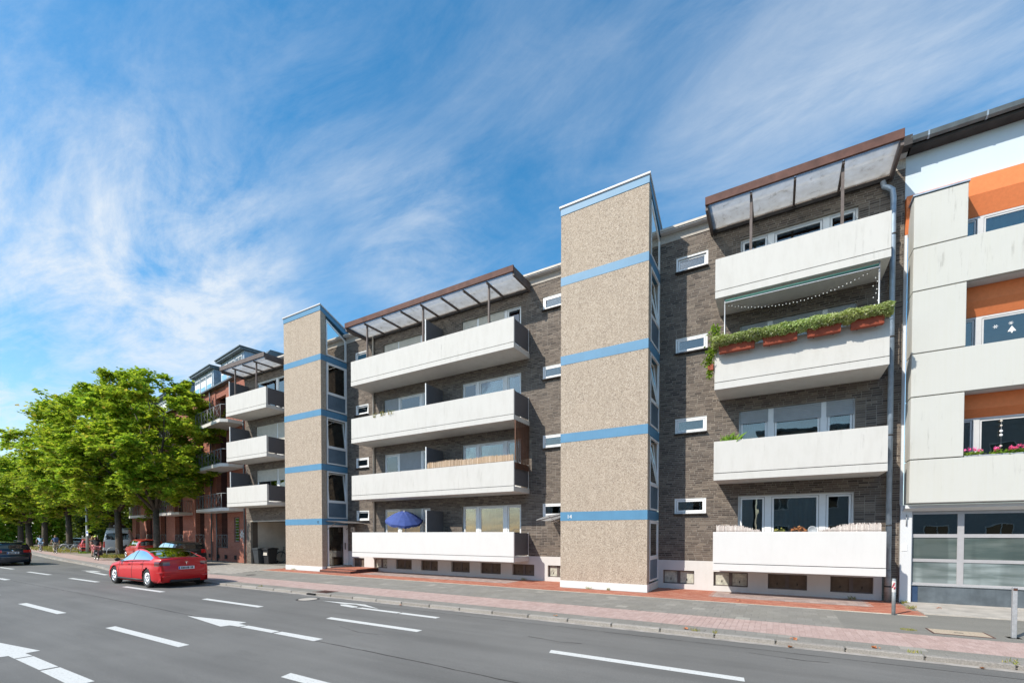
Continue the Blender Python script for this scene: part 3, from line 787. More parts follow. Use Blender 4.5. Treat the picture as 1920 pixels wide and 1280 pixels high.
def brick_run(x0, x1, z0, z1, holes, y):
    cells = []
    n = int(round((z1 - z0) / CH_)); ch = (z1 - z0) / n
    for j in range(n):
        za, zb = z0 + j * ch + 0.006, z0 + (j + 1) * ch - 0.006; zm = (za + zb) / 2
        free = [(x0, x1)]
        for h in holes:
            if h[2] - 0.02 < zm < h[3] + 0.02:
                nf = []
                for a, b in free:
                    if h[1] <= a or h[0] >= b: nf.append((a, b)); continue
                    if h[0] > a: nf.append((a, h[0]))
                    if h[1] < b: nf.append((h[1], b))
                free = nf
        for a, b in free:
            p = a - rnd.uniform(0, 0.24) if a == x0 else a
            while p < b - 0.01:
                L = rnd.choice((0.24, 0.24, 0.24, 0.125, 0.24, 0.24))
                q0, q1 = max(p, a), min(p + L, b)
                if b - q1 < 0.05: q1 = b
                if q1 - q0 > 0.03: cells.append((q0 + 0.006, q1 - 0.006, za, zb))
                p = max(p + L, q1)
    return cells
def brick_mesh(name, cells, y, mat, parent, kind='stuff'):
    c = np.array(cells); n = len(c); V = np.empty((n, 8, 3))
    pr = np.array([rnd.uniform(-.0035, .0035) for _ in range(n)])
    for k, (a, b) in enumerate([(0, 2), (1, 2), (1, 3), (0, 3)]):
        V[:, k, 0] = c[:, a]; V[:, k, 2] = c[:, b]; V[:, k, 1] = y + 0.014
        e = 0.003
        V[:, k + 4, 0] = c[:, a] + (e if a == 0 else -e); V[:, k + 4, 2] = c[:, b] + (e if b == 2 else -e); V[:, k + 4, 1] = y + pr
    base = (np.arange(n) * 8)[:, None, None]
    F = np.array([(4, 5, 6, 7), (0, 1, 5, 4), (1, 2, 6, 5), (2, 3, 7, 6), (3, 0, 4, 7)])[None] + base
    V = V.reshape(-1, 3) - np.array(org(parent))
    return link(name, mesh_np(name, V, F.reshape(-1, 4), mat), parent, kind)
holesAll = small + big + passage
for wi, (x0, x1) in enumerate([(-3.62, 2.94), (-19.77, -6.67), (-29.38, -22.78)]):
    h = [q for q in holesAll if q[1] > x0 and q[0] < x1]
    z0 = PZ if wi < 2 else 0.07
    wl_ = wallmesh(x0, x1, z0, ZT, h, W + 0.0055).build('wall', M_mortar, house)
    cells = brick_run(x0, x1, z0, ZT, h, W)
    if wi == 0:
        cand = sorted([c for c in cells if abs(c[1] - c[0] - 0.228) < 0.003], key=lambda c: (c[0] * 0.55 - 0.6) ** 2 + (c[2] - 1.8) ** 2)
        # near-camera-height bricks of the right bay, in open view
        cand = [c for c in cand if not (c[0] > -1.75 and c[2] < 2.05)][:300]; cs = set(cand)
        cells = [c for c in cells if c not in cs]
        mbb = MB(); mbb.bbox(-0.114, 0.114, 0, 0.014, -0.0265, 0.0265, 0.003); pb = None
        for c in cand:
            if pb is None: o = pb = mbb.build('brick', M_brick1, wl_, local=True)
            else: o = pb.copy(); COL.objects.link(o)
            o.parent = wl_; o.location = Vector(((c[0] + c[1]) / 2, W + rnd.uniform(-.0035, .0035), (c[2] + c[3]) / 2)) - org(wl_)
    brick_mesh('brick_field', cells, W, M_brick, wl_)
# party edge, plinth, attic band, roof, gutters
mb = MB(); mb.box(2.80, 2.94, W + 0.02, W + 3, 0.07, ZT); mb.build('party_wall', M_mortar, house)
for (x0, x1) in [(-3.62, 2.58), (-19.77, -6.67)]:
    pl = wallmesh(x0, x1, 0.07, PZ, [c for c in cellar if x0 < c[0] < x1], W - 0.012, 0.13)
    pl.poly([(x0, W - .012, PZ), (x1, W - .012, PZ), (x1, W + .02, PZ), (x0, W + .02, PZ)])
    pl.build('plinth', M_plinth, house)
for (x0, x1) in [(-3.62, -1.95), (2.62, 2.94), (-19.77, -18.25), (-8.6, -6.67), (-24.9, -22.78), (-18.25, -8.6), (-1.95, 2.62), (-29.4, -24.9)]:
    mb = MB(); mb.box(x0, x1, W - 0.02, W + 0.25, ZT, 12.27); mb.build('attic_band', M_concrete, house)
mb = MB(); mb.box(-29.4, 2.94, W + 0.04, W + 9, 12.28, 12.42); mb.build('roof', M_dark, house)
for (x0, x1) in [(-3.58, 2.94), (-19.75, -6.7), (-29.4, -22.8)]:
    mb = MB(); mb.box(x0, x1, W - 0.22, W + 0.03, 12.275, 12.30); mb.build('eave_soffit', M_greyframe, house)
    mb = MB(); mb.box(x0, x1, W - 0.25, W - 0.13, 12.31, 12.385); mb.build('gutter', M_cream, house)
# window builder
def window(x0, x1, z0, z1, y, cuts, parent, fr=M_white, gm=M_glass, shut=None, rail=0.065, tilt=None, curtain=None, room=M_roomd, sill=True, cill=M_white, depth=1.4, framew=0.05):
    """cuts: x positions of mullion centres with widths [(x,w)]; shut {pane index: z of lower edge}"""
    mb = MB(); d = 0.06
    mb.box(x0, x1, y, y + d, z1 - framew, z1); mb.box(x0, x1, y, y + d, z0, z0 + framew)
    mb.box(x0, x0 + framew, y, y + d, z0 + framew, z1 - framew); mb.box(x1 - framew, x1, y, y + d, z0 + framew, z1 - framew)
    for cx, w in cuts: mb.box(cx - w / 2, cx + w / 2, y - 0.012, y + d - .01, z0 + framew, z1 - framew)
    win = mb.build('window', fr, parent)
    e = [x0 + framew] + [q for cx, w in cuts for q in (cx - w / 2, cx + w / 2)] + [x1 - framew]
    for i in range(0, len(e), 2):
        a, b = e[i], e[i + 1]; za, zb = z0 + framew, z1 - framew; s = rail
        mb = MB(); yy = y + 0.008
        mb.box(a + .011, b - .011, yy, yy + .04, zb - s, zb - .011); mb.box(a + .011, b - .011, yy, yy + .04, za + .011, za + s)
        mb.box(a + .011, a + s, yy, yy + .04, za + s, zb - s); mb.box(b - s, b - .011, yy, yy + .04, za + s, zb - s)
        M = None
        g = MB(); g.box(a + s - .01, b - s + .01, yy + .012, yy + .024, za + s - .01, zb - s + .01)
        if tilt == i // 2:
            M = Matrix.Translation((0, yy, za)) @ Matrix.Rotation(R(-7), 4, 'X') @ Matrix.Translation((0, -yy, -za)); 
            M = Matrix.Translation((0, yy, za)) @ Matrix.Rotation(R(-7), 4, 'X') @ Matrix.Translation((0, -yy, -za))
            mb.xf(M); g.xf(M)
        mb.build('sash', fr, win); g.build('pane', gm, win)
        if curtain and (curtain is True or i // 2 in curtain):
            c = MB(); n = 24; zz0 = za; L = b - a
            for k in range(n):
                u0, u1 = a + L * k / n, a + L * (k + 1) / n
                c.poly([(u0, y + .16 + .02 * math.sin(k * 1.9), zz0), (u1, y + .16 + .02 * math.sin(k * 1.9 + 1.9), zz0), (u1, y + .16 + .02 * math.sin(k * 1.9 + 1.9), zb), (u0, y + .16 + .02 * math.sin(k * 1.9), zb)])
            c.build('curtain', M_curtain, win)
        if shut and i // 2 in shut:
            zl = shut[i // 2][0]; sm = shut[i // 2][1]; c = MB(); n = int((zb + .03 - zl) / 0.05)
            for k in range(n):
                q0 = zb + .03 - k * 0.05; c.extr([(y - .035, q0), (y - .026, q0 - .006), (y - .026, q0 - .042), (y - .035, q0 - .048), (y - .016, q0 - .05), (y - .016, q0)], 0, a - .02, b + .02)
            c.build('roller_shutter', sm, win)
    if sill:
        mb = MB(); mb.box(x0 - .02, x1 + .02, y - .13, y, z0 - .035, z0 - .002); mb.build('sill', cill, win)
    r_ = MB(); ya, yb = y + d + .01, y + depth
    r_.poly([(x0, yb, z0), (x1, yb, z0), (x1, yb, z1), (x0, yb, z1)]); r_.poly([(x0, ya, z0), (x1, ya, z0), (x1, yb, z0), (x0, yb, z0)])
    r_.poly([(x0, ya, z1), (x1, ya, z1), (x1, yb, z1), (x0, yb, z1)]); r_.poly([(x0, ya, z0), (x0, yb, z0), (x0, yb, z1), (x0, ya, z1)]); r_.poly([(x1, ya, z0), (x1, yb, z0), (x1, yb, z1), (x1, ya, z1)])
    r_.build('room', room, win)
    return win
YW = W + 0.10
S, SB = M_shutter, M_shutterw
# right bay
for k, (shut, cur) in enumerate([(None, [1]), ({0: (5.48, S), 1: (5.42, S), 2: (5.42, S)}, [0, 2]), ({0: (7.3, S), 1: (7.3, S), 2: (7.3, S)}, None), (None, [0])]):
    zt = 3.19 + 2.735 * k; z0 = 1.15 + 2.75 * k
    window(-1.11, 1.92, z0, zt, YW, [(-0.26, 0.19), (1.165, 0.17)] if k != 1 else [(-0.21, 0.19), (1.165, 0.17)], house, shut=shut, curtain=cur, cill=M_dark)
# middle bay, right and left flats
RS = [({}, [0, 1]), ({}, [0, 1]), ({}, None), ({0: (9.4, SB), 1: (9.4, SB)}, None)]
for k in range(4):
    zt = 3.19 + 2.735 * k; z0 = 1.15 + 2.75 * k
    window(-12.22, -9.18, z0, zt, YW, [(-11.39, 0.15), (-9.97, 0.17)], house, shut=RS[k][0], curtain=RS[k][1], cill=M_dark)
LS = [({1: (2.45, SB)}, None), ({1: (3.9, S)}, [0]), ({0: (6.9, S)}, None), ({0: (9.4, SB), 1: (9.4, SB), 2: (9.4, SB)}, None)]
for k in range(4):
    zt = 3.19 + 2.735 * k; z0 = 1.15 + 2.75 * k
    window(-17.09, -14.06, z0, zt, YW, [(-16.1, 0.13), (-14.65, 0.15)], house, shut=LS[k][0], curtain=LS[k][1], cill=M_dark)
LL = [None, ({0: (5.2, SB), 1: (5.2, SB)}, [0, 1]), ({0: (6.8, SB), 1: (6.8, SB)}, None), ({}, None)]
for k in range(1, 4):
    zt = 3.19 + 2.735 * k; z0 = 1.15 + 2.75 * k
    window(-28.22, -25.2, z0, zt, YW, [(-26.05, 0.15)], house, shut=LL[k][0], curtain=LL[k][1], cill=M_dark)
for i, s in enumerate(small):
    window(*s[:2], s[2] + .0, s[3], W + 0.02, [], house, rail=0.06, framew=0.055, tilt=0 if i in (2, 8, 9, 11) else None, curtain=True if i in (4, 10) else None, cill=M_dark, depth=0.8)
# cellar windows
M_boardlit = simple('sunlit_cellar_board', (0.42, 0.41, 0.34), 0.8, var=0.35, scale=9)  # same cellar boards where the sun reaches them, brightness set in the colour
for i, (x0, x1, z0, z1) in enumerate(cellar):
    m = (x0 + x1) / 2; mb = MB(); y = W + 0.085
    mb.box(x0, x1, y, y + .05, z1 - .035, z1); mb.box(x0, x1, y, y + .05, z0, z0 + .035)
    mb.box(x0, x0 + .035, y, y + .05, z0 + .035, z1 - .035); mb.box(x1 - .035, x1, y, y + .05, z0 + .035, z1 - .035); mb.box(m - .05, m + .05, y - .008, y + .05, z0 + .035, z1 - .035)
    cw = mb.build('cellar_window', M_steel, house)
    for a, b in ((x0 + .035, m - .05), (m + .05, x1 - .035)):
        mb = MB(); mb.box(a, b, y + .018, y + .03, z0 + .035, z1 - .035); mb.build('shutter_board', M_boardshade if i not in (0, 1, 5, 11) else M_boardlit, cw)
        mb = MB(); mb.tube([((a + b) / 2, y + .01, z0 + .12), ((a + b) / 2, y + .01, z0 + .19)], .012, 6); mb.build('knob', M_dark, cw)

# balconies
def balcony(x0, x1, zb, parent, parmat, side=None, dividers=(), first=False):
    """zb = underside of slab"""
    mb = MB(); mb.bbox(x0, x1, 15.13, W + .0, zb, zb + 0.20, .006)
    sl = mb.build('balcony', M_slabw if parmat is not M_parapet_clean else M_parapet_clean, parent)
    mb = MB(); mb.bbox(x0, x1, 15.095, 15.128, zb, zb + 0.205, .004); mb.build('fascia', parmat, sl)
    mb = MB(); mb.bbox(x0, x1, 15.10, 15.18, zb + 0.222, zb + 1.18, .006); mb.build('parapet', parmat, sl)
    mb = MB(); mb.box(x0 + .03, x1 - .03, 15.12, 15.16, zb + .203, zb + .222); mb.build('joint', M_under, sl)
    for s, xx in (('L', x0), ('R', x1)):
        xa, xb_ = (xx + .03, xx + .05) if s == 'L' else (xx - .05, xx - .03)
        mb = MB(); mb.box(xa, xb_, 15.22, W - .04, zb + .25, zb + 1.14); mb.build('side_panel', M_dgrey, sl)
        mb = MB()
        for py in (15.20, W - .035): mb.box(xa - .005, xb_ + .005, py - .018, py + .018, zb + .2, zb + 1.16)
        mb.build('side_post', M_white, sl)
    for dx, zt in dividers:
        mb = MB(); mb.box(dx - .012, dx + .012, 15.25, W - .0, zb + .21, zt); mb.build('divider', M_dgrey, sl)
        mb = MB(); mb.box(dx - .02, dx + .02, 15.21, 15.249, zb + .2, zt + .01); mb.build('divider_post', M_white, sl)
    return sl
for k in range(4):
    zb = 0.845 + 2.75 * k
    balcony(-1.70, 2.46, zb, house, M_parapet_clean if k == 0 else M_parapet)
    zb = 0.86 + 2.75 * k
    balcony(-17.93, -8.78, zb, house, M_parapet_clean if k == 0 else M_parapet, dividers=[(-13.3, 3.0 + 2.76 * k)])
    if k: balcony(-29.12, -24.95, zb, house, M_parapet, dividers=[(-28.95, 3.0 + 2.75 * k)] )

# canopies over the top balconies
def canopy(x0, x1, rafters, posts, rust, panes=True):
    mb = MB(); mb.bbox(x0, x1, 14.98, 15.05, 11.93, 12.17, .006)
    cp = mb.build('balcony_canopy', rust, house)
    for sx in (x0, x1 - .07): mb = MB(); mb.box(sx, sx + .07, 15.052, W - .002, 11.80, 12.13); mb.build('side_beam', M_steel, cp)
    mb = MB(); mb.box(x0 + .075, x1 - .075, W - .08, W - .004, 11.80, 11.9); mb.build('wall_beam', M_dark, cp)
    for r_ in rafters:
        mb = MB(); mb.box(r_ - .03, r_ + .03, 15.055, W - .085, 11.84, 11.915); mb.build('rafter', M_steel, cp)
    e = [x0 + .075] + list(rafters) + [x1 - .075]
    for a, b in zip(e[:-1], e[1:]):
        mb = MB(); mb.extr([(15.055, 11.985), (15.055, 12.0), (W - .085, 11.945), (W - .085, 11.93)], 0, a + .012, b - .012); mb.build('roof_pane', M_sheet, cp)
    for p in posts:
        mb = MB(); mb.box(p - .035, p + .035, 15.2, 15.27, 9.33, 11.84); mb.build('post', M_steel, cp)
canopy(-18.22, -8.74, [-16.93, -15.77, -14.6, -13.44, -12.3, -11.15, -10.0], [-16.93, -13.44, -10.0], M_rust)
canopy(-1.99, 2.67, [-0.76, 0.33, 1.43], [-0.76, 1.43], M_rust)
canopy(-29.56, -24.92, [-28.3, -27.2, -26.08], [-28.3, -26.08], M_steel)

# stair towers
F = 14.79
BZ = [(10.68, 10.97), (7.91, 8.225), (5.19, 5.50), (2.43, 2.74)]
def tower(x0, x1, winside):
    z_ = [0.07, *[q for b in BZ[::-1] for q in b], 13.12]
    mb = MB(); mb.box(x0, x1, F, F + .3, 0.07, 13.10)
    tw = mb.build('stair_tower', M_pebble, house)
    # left return wall and rear strip beside the glazing
    mb = MB(); mb.extr([(F + .3, .07), (W + .02, .07), (W + .02, 12.20), (F + .3, 12.95)], 0, x0, x0 + .2); mb.build('side_wall', M_pebble, tw)
    mb = MB(); mb.extr([(F - .01, 13.12), (F - .01, 13.37), (W + .3, 12.52), (W + .3, 12.27)], 0, x0 - .012, x1 + .012)
    mb.build('roof_fascia', M_band, tw)
    mb = MB(); mb.extr([(F - .05, 13.375), (F - .05, 13.43), (W + .35, 12.56), (W + .35, 12.50)], 0, x0 - .05, x1 + .05); mb.build('roof_cap', M_greyframe, tw)
    for a, b in BZ:
        mb = MB(); mb.box(x0 - .006, x1 + .006, F - .007, W - .001, a, b); mb.build('band', M_band, tw)
    mb = MB(); mb.box(x0 - .012, x1 + .012, F - .014, F + .31, .07, .315); mb.build('base', M_plinth2, tw)
    return tw
towA = tower(-6.67, -3.62, True); towB = tower(-22.78, -19.77, True)
mb = MB(); mb.box(-3.64, -3.605, 15.12, W - .015, .07, .32); mb.build('base', M_plinth, towA)
# stair windows on the right flank of a tower: x plane, y from 15.13 to W
def flank_window(X, z0, z1, split, tilt, parent, slope=None, railings=False, dark=False):
    y0, y1 = 15.13, W - .004; fw = .06; mb = MB()
    zf = z1; zb_ = z1 if slope is None else slope      # top at front / back
    def fr(a, b, c, d, t=.05): mb.box(X - t, X + .006, a, b, c, d)
    if slope is None:
        fr(y0, y1, z1 - fw, z1); fr(y0, y1, z0, z0 + fw); fr(y0, y0 + fw, z0 + fw, z1 - fw); fr(y1 - fw * 1.6, y1, z0 + fw, z1 - fw)
        if split: fr(y0 + fw, y1 - fw * 1.6, split - .04, split + .04)
    else:
        k = (zb_ - zf) / (y1 - y0)
        mb.extr([(y0, z0), (y0, zf), (y1, zb_), (y1, z0), (y1 - fw * 1.6, z0 + fw), (y1 - fw * 1.6, zb_ - fw * 1.2 - k * fw * 1.6), (y0 + fw, zf - fw * 1.2 + k * fw), (y0 + fw, z0 + fw), (y1 - fw * 1.6, z0 + fw), (y1, z0)], 0, X - .05, X + .006)
    win = mb.build('stair_window', M_white, parent)
    a, b = y0 + fw, y1 - fw * 1.6
    if slope is None:
        za = split + .04 if split else z0 + fw; zb2 = z1 - fw
        s = .05; mb = MB(); g = MB()
        mb.box(X - .04, X + .0, a, b, zb2 - s, zb2); mb.box(X - .04, X, a, b, za, za + s); mb.box(X - .04, X, a, a + s, za + s, zb2 - s); mb.box(X - .04, X, b - s, b, za + s, zb2 - s)
        g.box(X - .03, X - .018, a + s - .01, b - s + .01, za + s - .01, zb2 - s + .01)
        if tilt:
            M = Matrix.Translation((X, 0, za)) @ Matrix.Rotation(R(-6), 4, 'Y') @ Matrix.Translation((-X, 0, -za)); mb.xf(M); g.xf(M)
        mb.build('sash', M_white, win); g.build('pane', M_glass, win)
        if split:
            mb = MB(); mb.box(X - .03, X - .01, a, b, z0 + fw, split - .04); mb.build('infill_panel', M_tow_panel, win)
    else:
        k = (zb_ - zf) / (y1 - y0)
        g = MB(); g.extr([(a, z0 + fw), (a, zf - fw * 1.2 + k * fw), (b, zb_ - fw * 1.2 - k * fw * 1.6), (b, z0 + fw)], 0, X - .03, X - .018); g.build('pane', M_glass, win)
    if railings:
        mb = MB()
        for q in range(8): yy = a + .1 + q * (b - a - .2) / 7; mb.box(X - .32, X - .30, yy, yy + .02, z0 + .05, z0 + .85)
        mb.box(X - .33, X - .29, a, b, z0 + .85, z0 + .9); mb.build('stair_railing', M_galv, win)
    return win
for X, tw in ((-3.62, towA), (-19.77, towB)):
    flank_window(X, 11.01, 12.80, None, False, house, slope=12.10, railings=True)
    for z0, z1 in ((8.26, 10.67), (5.53, 7.90), (2.76, 5.17)):
        flank_window(X, z0, z1, z0 + .84, z0 < 8 or X > -10, house)
    # fluted strip of pebble-dash already covers the front 30 cm; interior stairwell
    mb = MB()
    mb.poly([(X - 1.4, 15.1, .1), (X - 1.4, W + 1.2, .1), (X - 1.4, W + 1.2, 12.25), (X - 1.4, 15.1, 12.95)])
    mb.poly([(X - 1.4, 15.12, .1), (X - .06, 15.12, .1), (X - .06, 15.12, 12.92), (X - 1.4, 15.12, 12.92)])
    mb.poly([(X - 1.4, W - .01, .1), (X - .06, W - .01, .1), (X - .06, W - .01, 12.28), (X - 1.4, W - .01, 12.28)])
    mb.poly([(X - 1.4, 15.1, 12.9), (X - .06, 15.1, 12.9), (X - .06, W, 12.24), (X - 1.4, W, 12.24)])
    for zz in (2.6, 5.35, 8.05, 10.85): mb.poly([(X - 1.4, 15.12, zz), (X - .06, 15.12, zz), (X - .06, W, zz), (X - 1.4, W, zz)])
    mb.build('stairwell', M_rooml, tw)
flank_window(-3.62, .38, 2.42, 1.14, False, house)
# entrance door of the far tower
X = -19.77; mb = MB()
mb.box(X - .05, X + .008, 15.13, 15.2, .32, 2.42); mb.box(X - .05, X + .008, 16.28, W - .005, .32, 2.42); mb.box(X - .05, X + .008, 15.2, 16.28, 2.33, 2.42)
dr = mb.build('entrance_door', M_white, house)
mb = MB(); mb.box(X - .04, X - .02, 15.2, 16.10, .36, 2.33); mb.build('door_leaf', M_glass, dr)
mb = MB(); mb.box(X - .045, X - .005, 16.10, 16.28, .34, 2.33); mb.build('door_stile', M_white, dr)
mb = MB(); mb.box(X + .01, X + .05, 16.16, 16.19, 1.15, 1.5); mb.build('handle', M_black, dr)
mb = MB(); mb.box(X - 1.3, X - 1.27, 15.35, 16.0, 1.35, 1.75); mb.build('letterbox_row', M_grey_paint, dr)
mb = MB(); mb.box(X, X + .35, 15.0, W - .02, .25, .32); mb.build('threshold', M_concrete, dr)
mb = MB(); mb.box(-19.75, -17.5, 14.62, W - .015, .05, .17); mb.box(-19.75, -17.5, 14.98, W - .015, .17, .235)
st = mb.build('entrance_step', simple("shaded_step_side", (0.10, 0.05, 0.04), 0.9, var=0.2), house)  # step sides coloured dark to carry the shade on them
pav_mesh('step_paver_field', [(a - house.location.x, b - house.location.x, c - W, d - W, e - .07) for a, b, c, d, e in pavers(-19.75, -17.5, 14.62, 14.98, .2, .1, z=.182, off=True) + pavers(-19.75, -17.5, 14.98, W - .02, .2, .1, z=.247, off=True)], M_red, st)
# entrance canopies
def entry_canopy(x0, x1, tipz, rootz, lab):
    n = 8; mb = MB(); 
    for k in range(n):
        a, b = k / n, (k + 1) / n
        f = lambda t: rootz + (tipz - rootz) * t * t
        xa, xb = x0 + (x1 - x0) * a, x0 + (x1 - x0) * b
        mb.extr([(xa, f(a)), (xb, f(b)), (xb, f(b) + .02), (xa, f(a) + .02)], 1, 14.98, 16.30)
    c = mb.build('entrance_canopy', M_sheet, house)
    for yy in (15.05, 16.2):
        mb = MB(); mb.tube([(x0, yy, rootz - .01), (x1, yy, tipz - .02)], .018, 6); mb.tube([(x0 + (x1 - x0) * .05, yy, rootz - .42), (x0 + (x1 - x0) * .55, yy, rootz - .06)], .015, 6); mb.build('bracket', M_steel, c)
entry_canopy(-19.76, -18.35, 2.5, 2.62, ''); entry_canopy(-6.69, -7.75, 2.47, 2.68, '')
# wall lamp with number, bell panel, house numbers
mb = MB(); mb.bbox(-19.42, -19.17, W - .12, W - .012, 2.06, 2.32, .01); nb = mb.build('number_lamp', M_cream, house)
place_text('12', .17, M_black, nb, (-19.39, W - .124, 2.12), RX, 'number')
mb = MB(); mb.box(-19.42, -19.28, W - .035, W - .002, 1.25, 1.42); mb.box(-19.42, -19.28, W - .035, W - .002, 1.02, 1.20); mb.build('bell_panel', M_galv, house)
place_text('14', .19, M_white, towA, (-6.42, F - .012, 2.51), RX, 'house_number')
place_text('12', .17, M_dark, towB, (-20.15, F - .012, 2.51), RX, 'house_number')
# downpipes
def pipe(pts, r, mat, name='downpipe', clips=()):
    mb = MB(); mb.tube(pts, r, 10); p = mb.build(name, mat, house)
    for z in clips:
        x, y = pts[-1][0], pts[-1][1]
        mb = MB(); mb.tube([(x, y, z - .02), (x, y, z + .02)], r + .008, 10); mb.build('clamp', M_dark, p)
pipe([(2.45, 16.30, 11.78), (2.47, 16.28, 11.62), (2.55, 16.2, 11.52), (2.64, 16.19, 11.42), (2.665, 16.19, 11.2), (2.68, 16.19, .95)], .066, M_zinc, clips=(10.2, 7.4, 4.7, 2.2))
pipe([(2.68, 16.19, .95), (2.68, 16.19, .06)], .074, simple("rust_stained_pipe", (0.30, 0.25, 0.22), .7, var=.35, scale=5), 'downpipe_foot', (.5,))
pipe([(-17.72, W - .25, 12.3), (-17.72, W - .07, 12.05), (-17.72, W - .07, 1.0)], .04, M_cream)
# vehicle passage under the left bay
mb = MB()
mb.poly([(-28.9, W + .1, .07), (-28.9, W + .47, .07), (-28.9, W + .47, 2.76), (-28.9, W + .1, 2.76)])
mb.poly([(-22.8, W + .1, .07), (-22.8, W + 9, .07), (-22.8, W + 9, 2.76), (-22.8, W + .1, 2.76)])
mb.poly([(-28.9, W, 2.765), (-22.8, W, 2.765), (-22.8, W + 9, 2.765), (-28.9, W + 9, 2.765)])
ps = mb.build('passage', M_brick, house)
mb = MB(); mb.box(-29.2, -28.885, W + .47, W + 9, .07, 2.76); mb.build('side_wall', M_rooml, ps)
mb = MB(); mb.box(-28.9, -22.8, W - .01, W + .02, 2.735, 2.775); mb.build('lintel_strip', M_cream, ps)
mb = MB(); mb.poly([(-28.9, W, .074), (-22.8, W, .074), (-22.8, W + 9, .074), (-28.9, W + 9, .074)]); mb.build('passage_floor', M_pave_asphalt, ps)
# chimney on the roof by the party wall
mb = MB(); mb.box(2.2, 2.75, W + .8, W + 1.3, 12.4, 12.95); chm = mb.build('chimney', M_whitewall, house)
mb = MB(); mb.box(2.12, 2.85, W + .7, W + 1.4, 12.95, 13.02); mb.build('chimney_cap', M_zincdark, chm)
mb = MB(); mb.box(2.62, 2.99, W - .5, W + .6, 12.3, 12.55); mb.build('verge_box', M_dark, house)
c2 = brick_run(2.62, 2.94, 0.07, PZ, [], W)
wb = [o for o in house.children if o.name.startswith('wall')][0]
mb = MB(); mb.box(2.62, 2.94, W + .009, W + .05, .07, PZ); mb.build('wall', M_mortar, house)
brick_mesh('brick_field', c2, W, M_brick, wb)

# ---------------------------------------------------------------- white panelled house on the right
rh = thing('apartment_building', 'white panelled apartment house with orange window bands and a glazed shop below', 'building', (6, 16.4, 0.07))
FR = 15.80; WR = 16.42; XE = 11.0
mb = MB(); mb.box(2.945, 3.02, WR, WR + .3, 2.76, 10.2); mb.build('edge_wall', M_whitewall, rh)
mb = MB(); mb.box(2.945, XE, WR - .04, WR + .3, 11.16, 12.3); mb.build('attic_wall', M_bluewall, rh)
def rpanel(x0, x1, z0, z1):
    mb = MB(); g = .012
    mb.bbox(x0, x1, FR, FR + .1, z0 + g, z1 - g, .008); p = mb.build('facade_panel', M_panelR, rh)
    if x0 < 3.1:
        mb = MB(); mb.bbox(x0, x0 + .1, FR + .102, WR - .01, z0 + g, z1 - g, .006); mb.build('panel_return', M_panelR, p)
for z0, z1, wide in [(2.77, 3.93, 1), (3.93, 5.58, 0), (5.58, 6.72, 1), (6.72, 8.35, 0), (8.35, 9.48, 1), (9.48, 10.83, 0)]:
    if wide:
        rpanel(3.03, 6.9, z0, z1); rpanel(6.91, XE, z0, z1)
    else: rpanel(3.03, 4.075, z0, z1)
mb = MB(); mb.box(3.05, XE, FR + .1, WR + .1, 2.775, 2.80)
for z in (5.585, 8.355): mb.box(4.075, XE, FR + .1, WR - .0, z, z + .05)
mb.build('recess_ceiling', M_whitewall, rh)
mb = MB(); mb.box(3.0, 4.1, FR - .03, WR, 10.835, 10.87); mb.build('panel_flashing', M_zinc, rh)
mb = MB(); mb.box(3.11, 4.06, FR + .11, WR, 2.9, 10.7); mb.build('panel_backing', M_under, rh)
for zt, z1, z0 in ((5.58, 5.2, 5.0), (8.35, 7.97, 7.63), (11.158, 10.70, 10.22)):
    mb = MB(); mb.extr([(WR - .16, zt), (WR - .16, z1), (WR + .02, z0), (WR + .2, z0), (WR + .2, zt)], 0, 4.08 if zt < 11 else 2.96, XE)
    mb.build('orange_band', M_orange, rh)
for z0, z1, nm in ((3.93, 5.0, 0), (6.7, 7.62, 1), (9.46, 10.21, 2)):
    w_ = window(4.09, 7.4, z0, z1, WR + .02, [(4.47, .13)], rh, fr=M_greyframe, gm=M_glass, rail=.045, sill=False, curtain=[0, 1] if nm == 2 else None)
    window(7.42, 10.9, z0, z1, WR + .02, [(9.0, .13)], rh, fr=M_greyframe, rail=.045, sill=False)
    if nm == 1:
        for (cx, cz, r_, n) in ((4.80, 7.30, .05, 6), (5.08, 7.33, .045, 6)):
            mb = MB()
            for k in range(n // 2):
                a = math.pi * k / (n // 2); dx, dz = math.cos(a) * r_, math.sin(a) * r_
                mb.poly([(cx - dx - dz * .12, WR + .036, cz - dz + dx * .12), (cx + dx - dz * .12, WR + .036, cz + dz + dx * .12), (cx + dx + dz * .12, WR + .036, cz + dz - dx * .12), (cx - dx + dz * .12, WR + .036, cz - dz - dx * .12)])
            mb.build('snowflake_sticker', M_white, w_)
        mb = MB(); mb.poly([(5.02, WR + .036, 7.12), (5.18, WR + .036, 7.12), (5.1, WR + .036, 7.26)]); mb.poly([(5.085, WR + .0362, 7.08), (5.115, WR + .0362, 7.08), (5.115, WR + .0362, 7.12), (5.085, WR + .0362, 7.12)]); mb.build('tree_sticker', M_white, w_)
    if nm == 0:
        mb = MB(); mb.tube([(4.93, WR - .02, 4.95), (4.93, WR - .02, 4.15)], .003, 4)
        mb.build('mobile_thread', M_galv, w_)
        for zz, rr in ((4.86, .03), (4.74, .025), (4.6, .035), (4.5, .035), (4.22, .03)):
            mb = MB(); mb.ball((4.93, WR - .02, zz), rr, 5, (1, .4, 1)); mb.build('mobile_shell', M_white if rr > .03 else M_cream, w_)
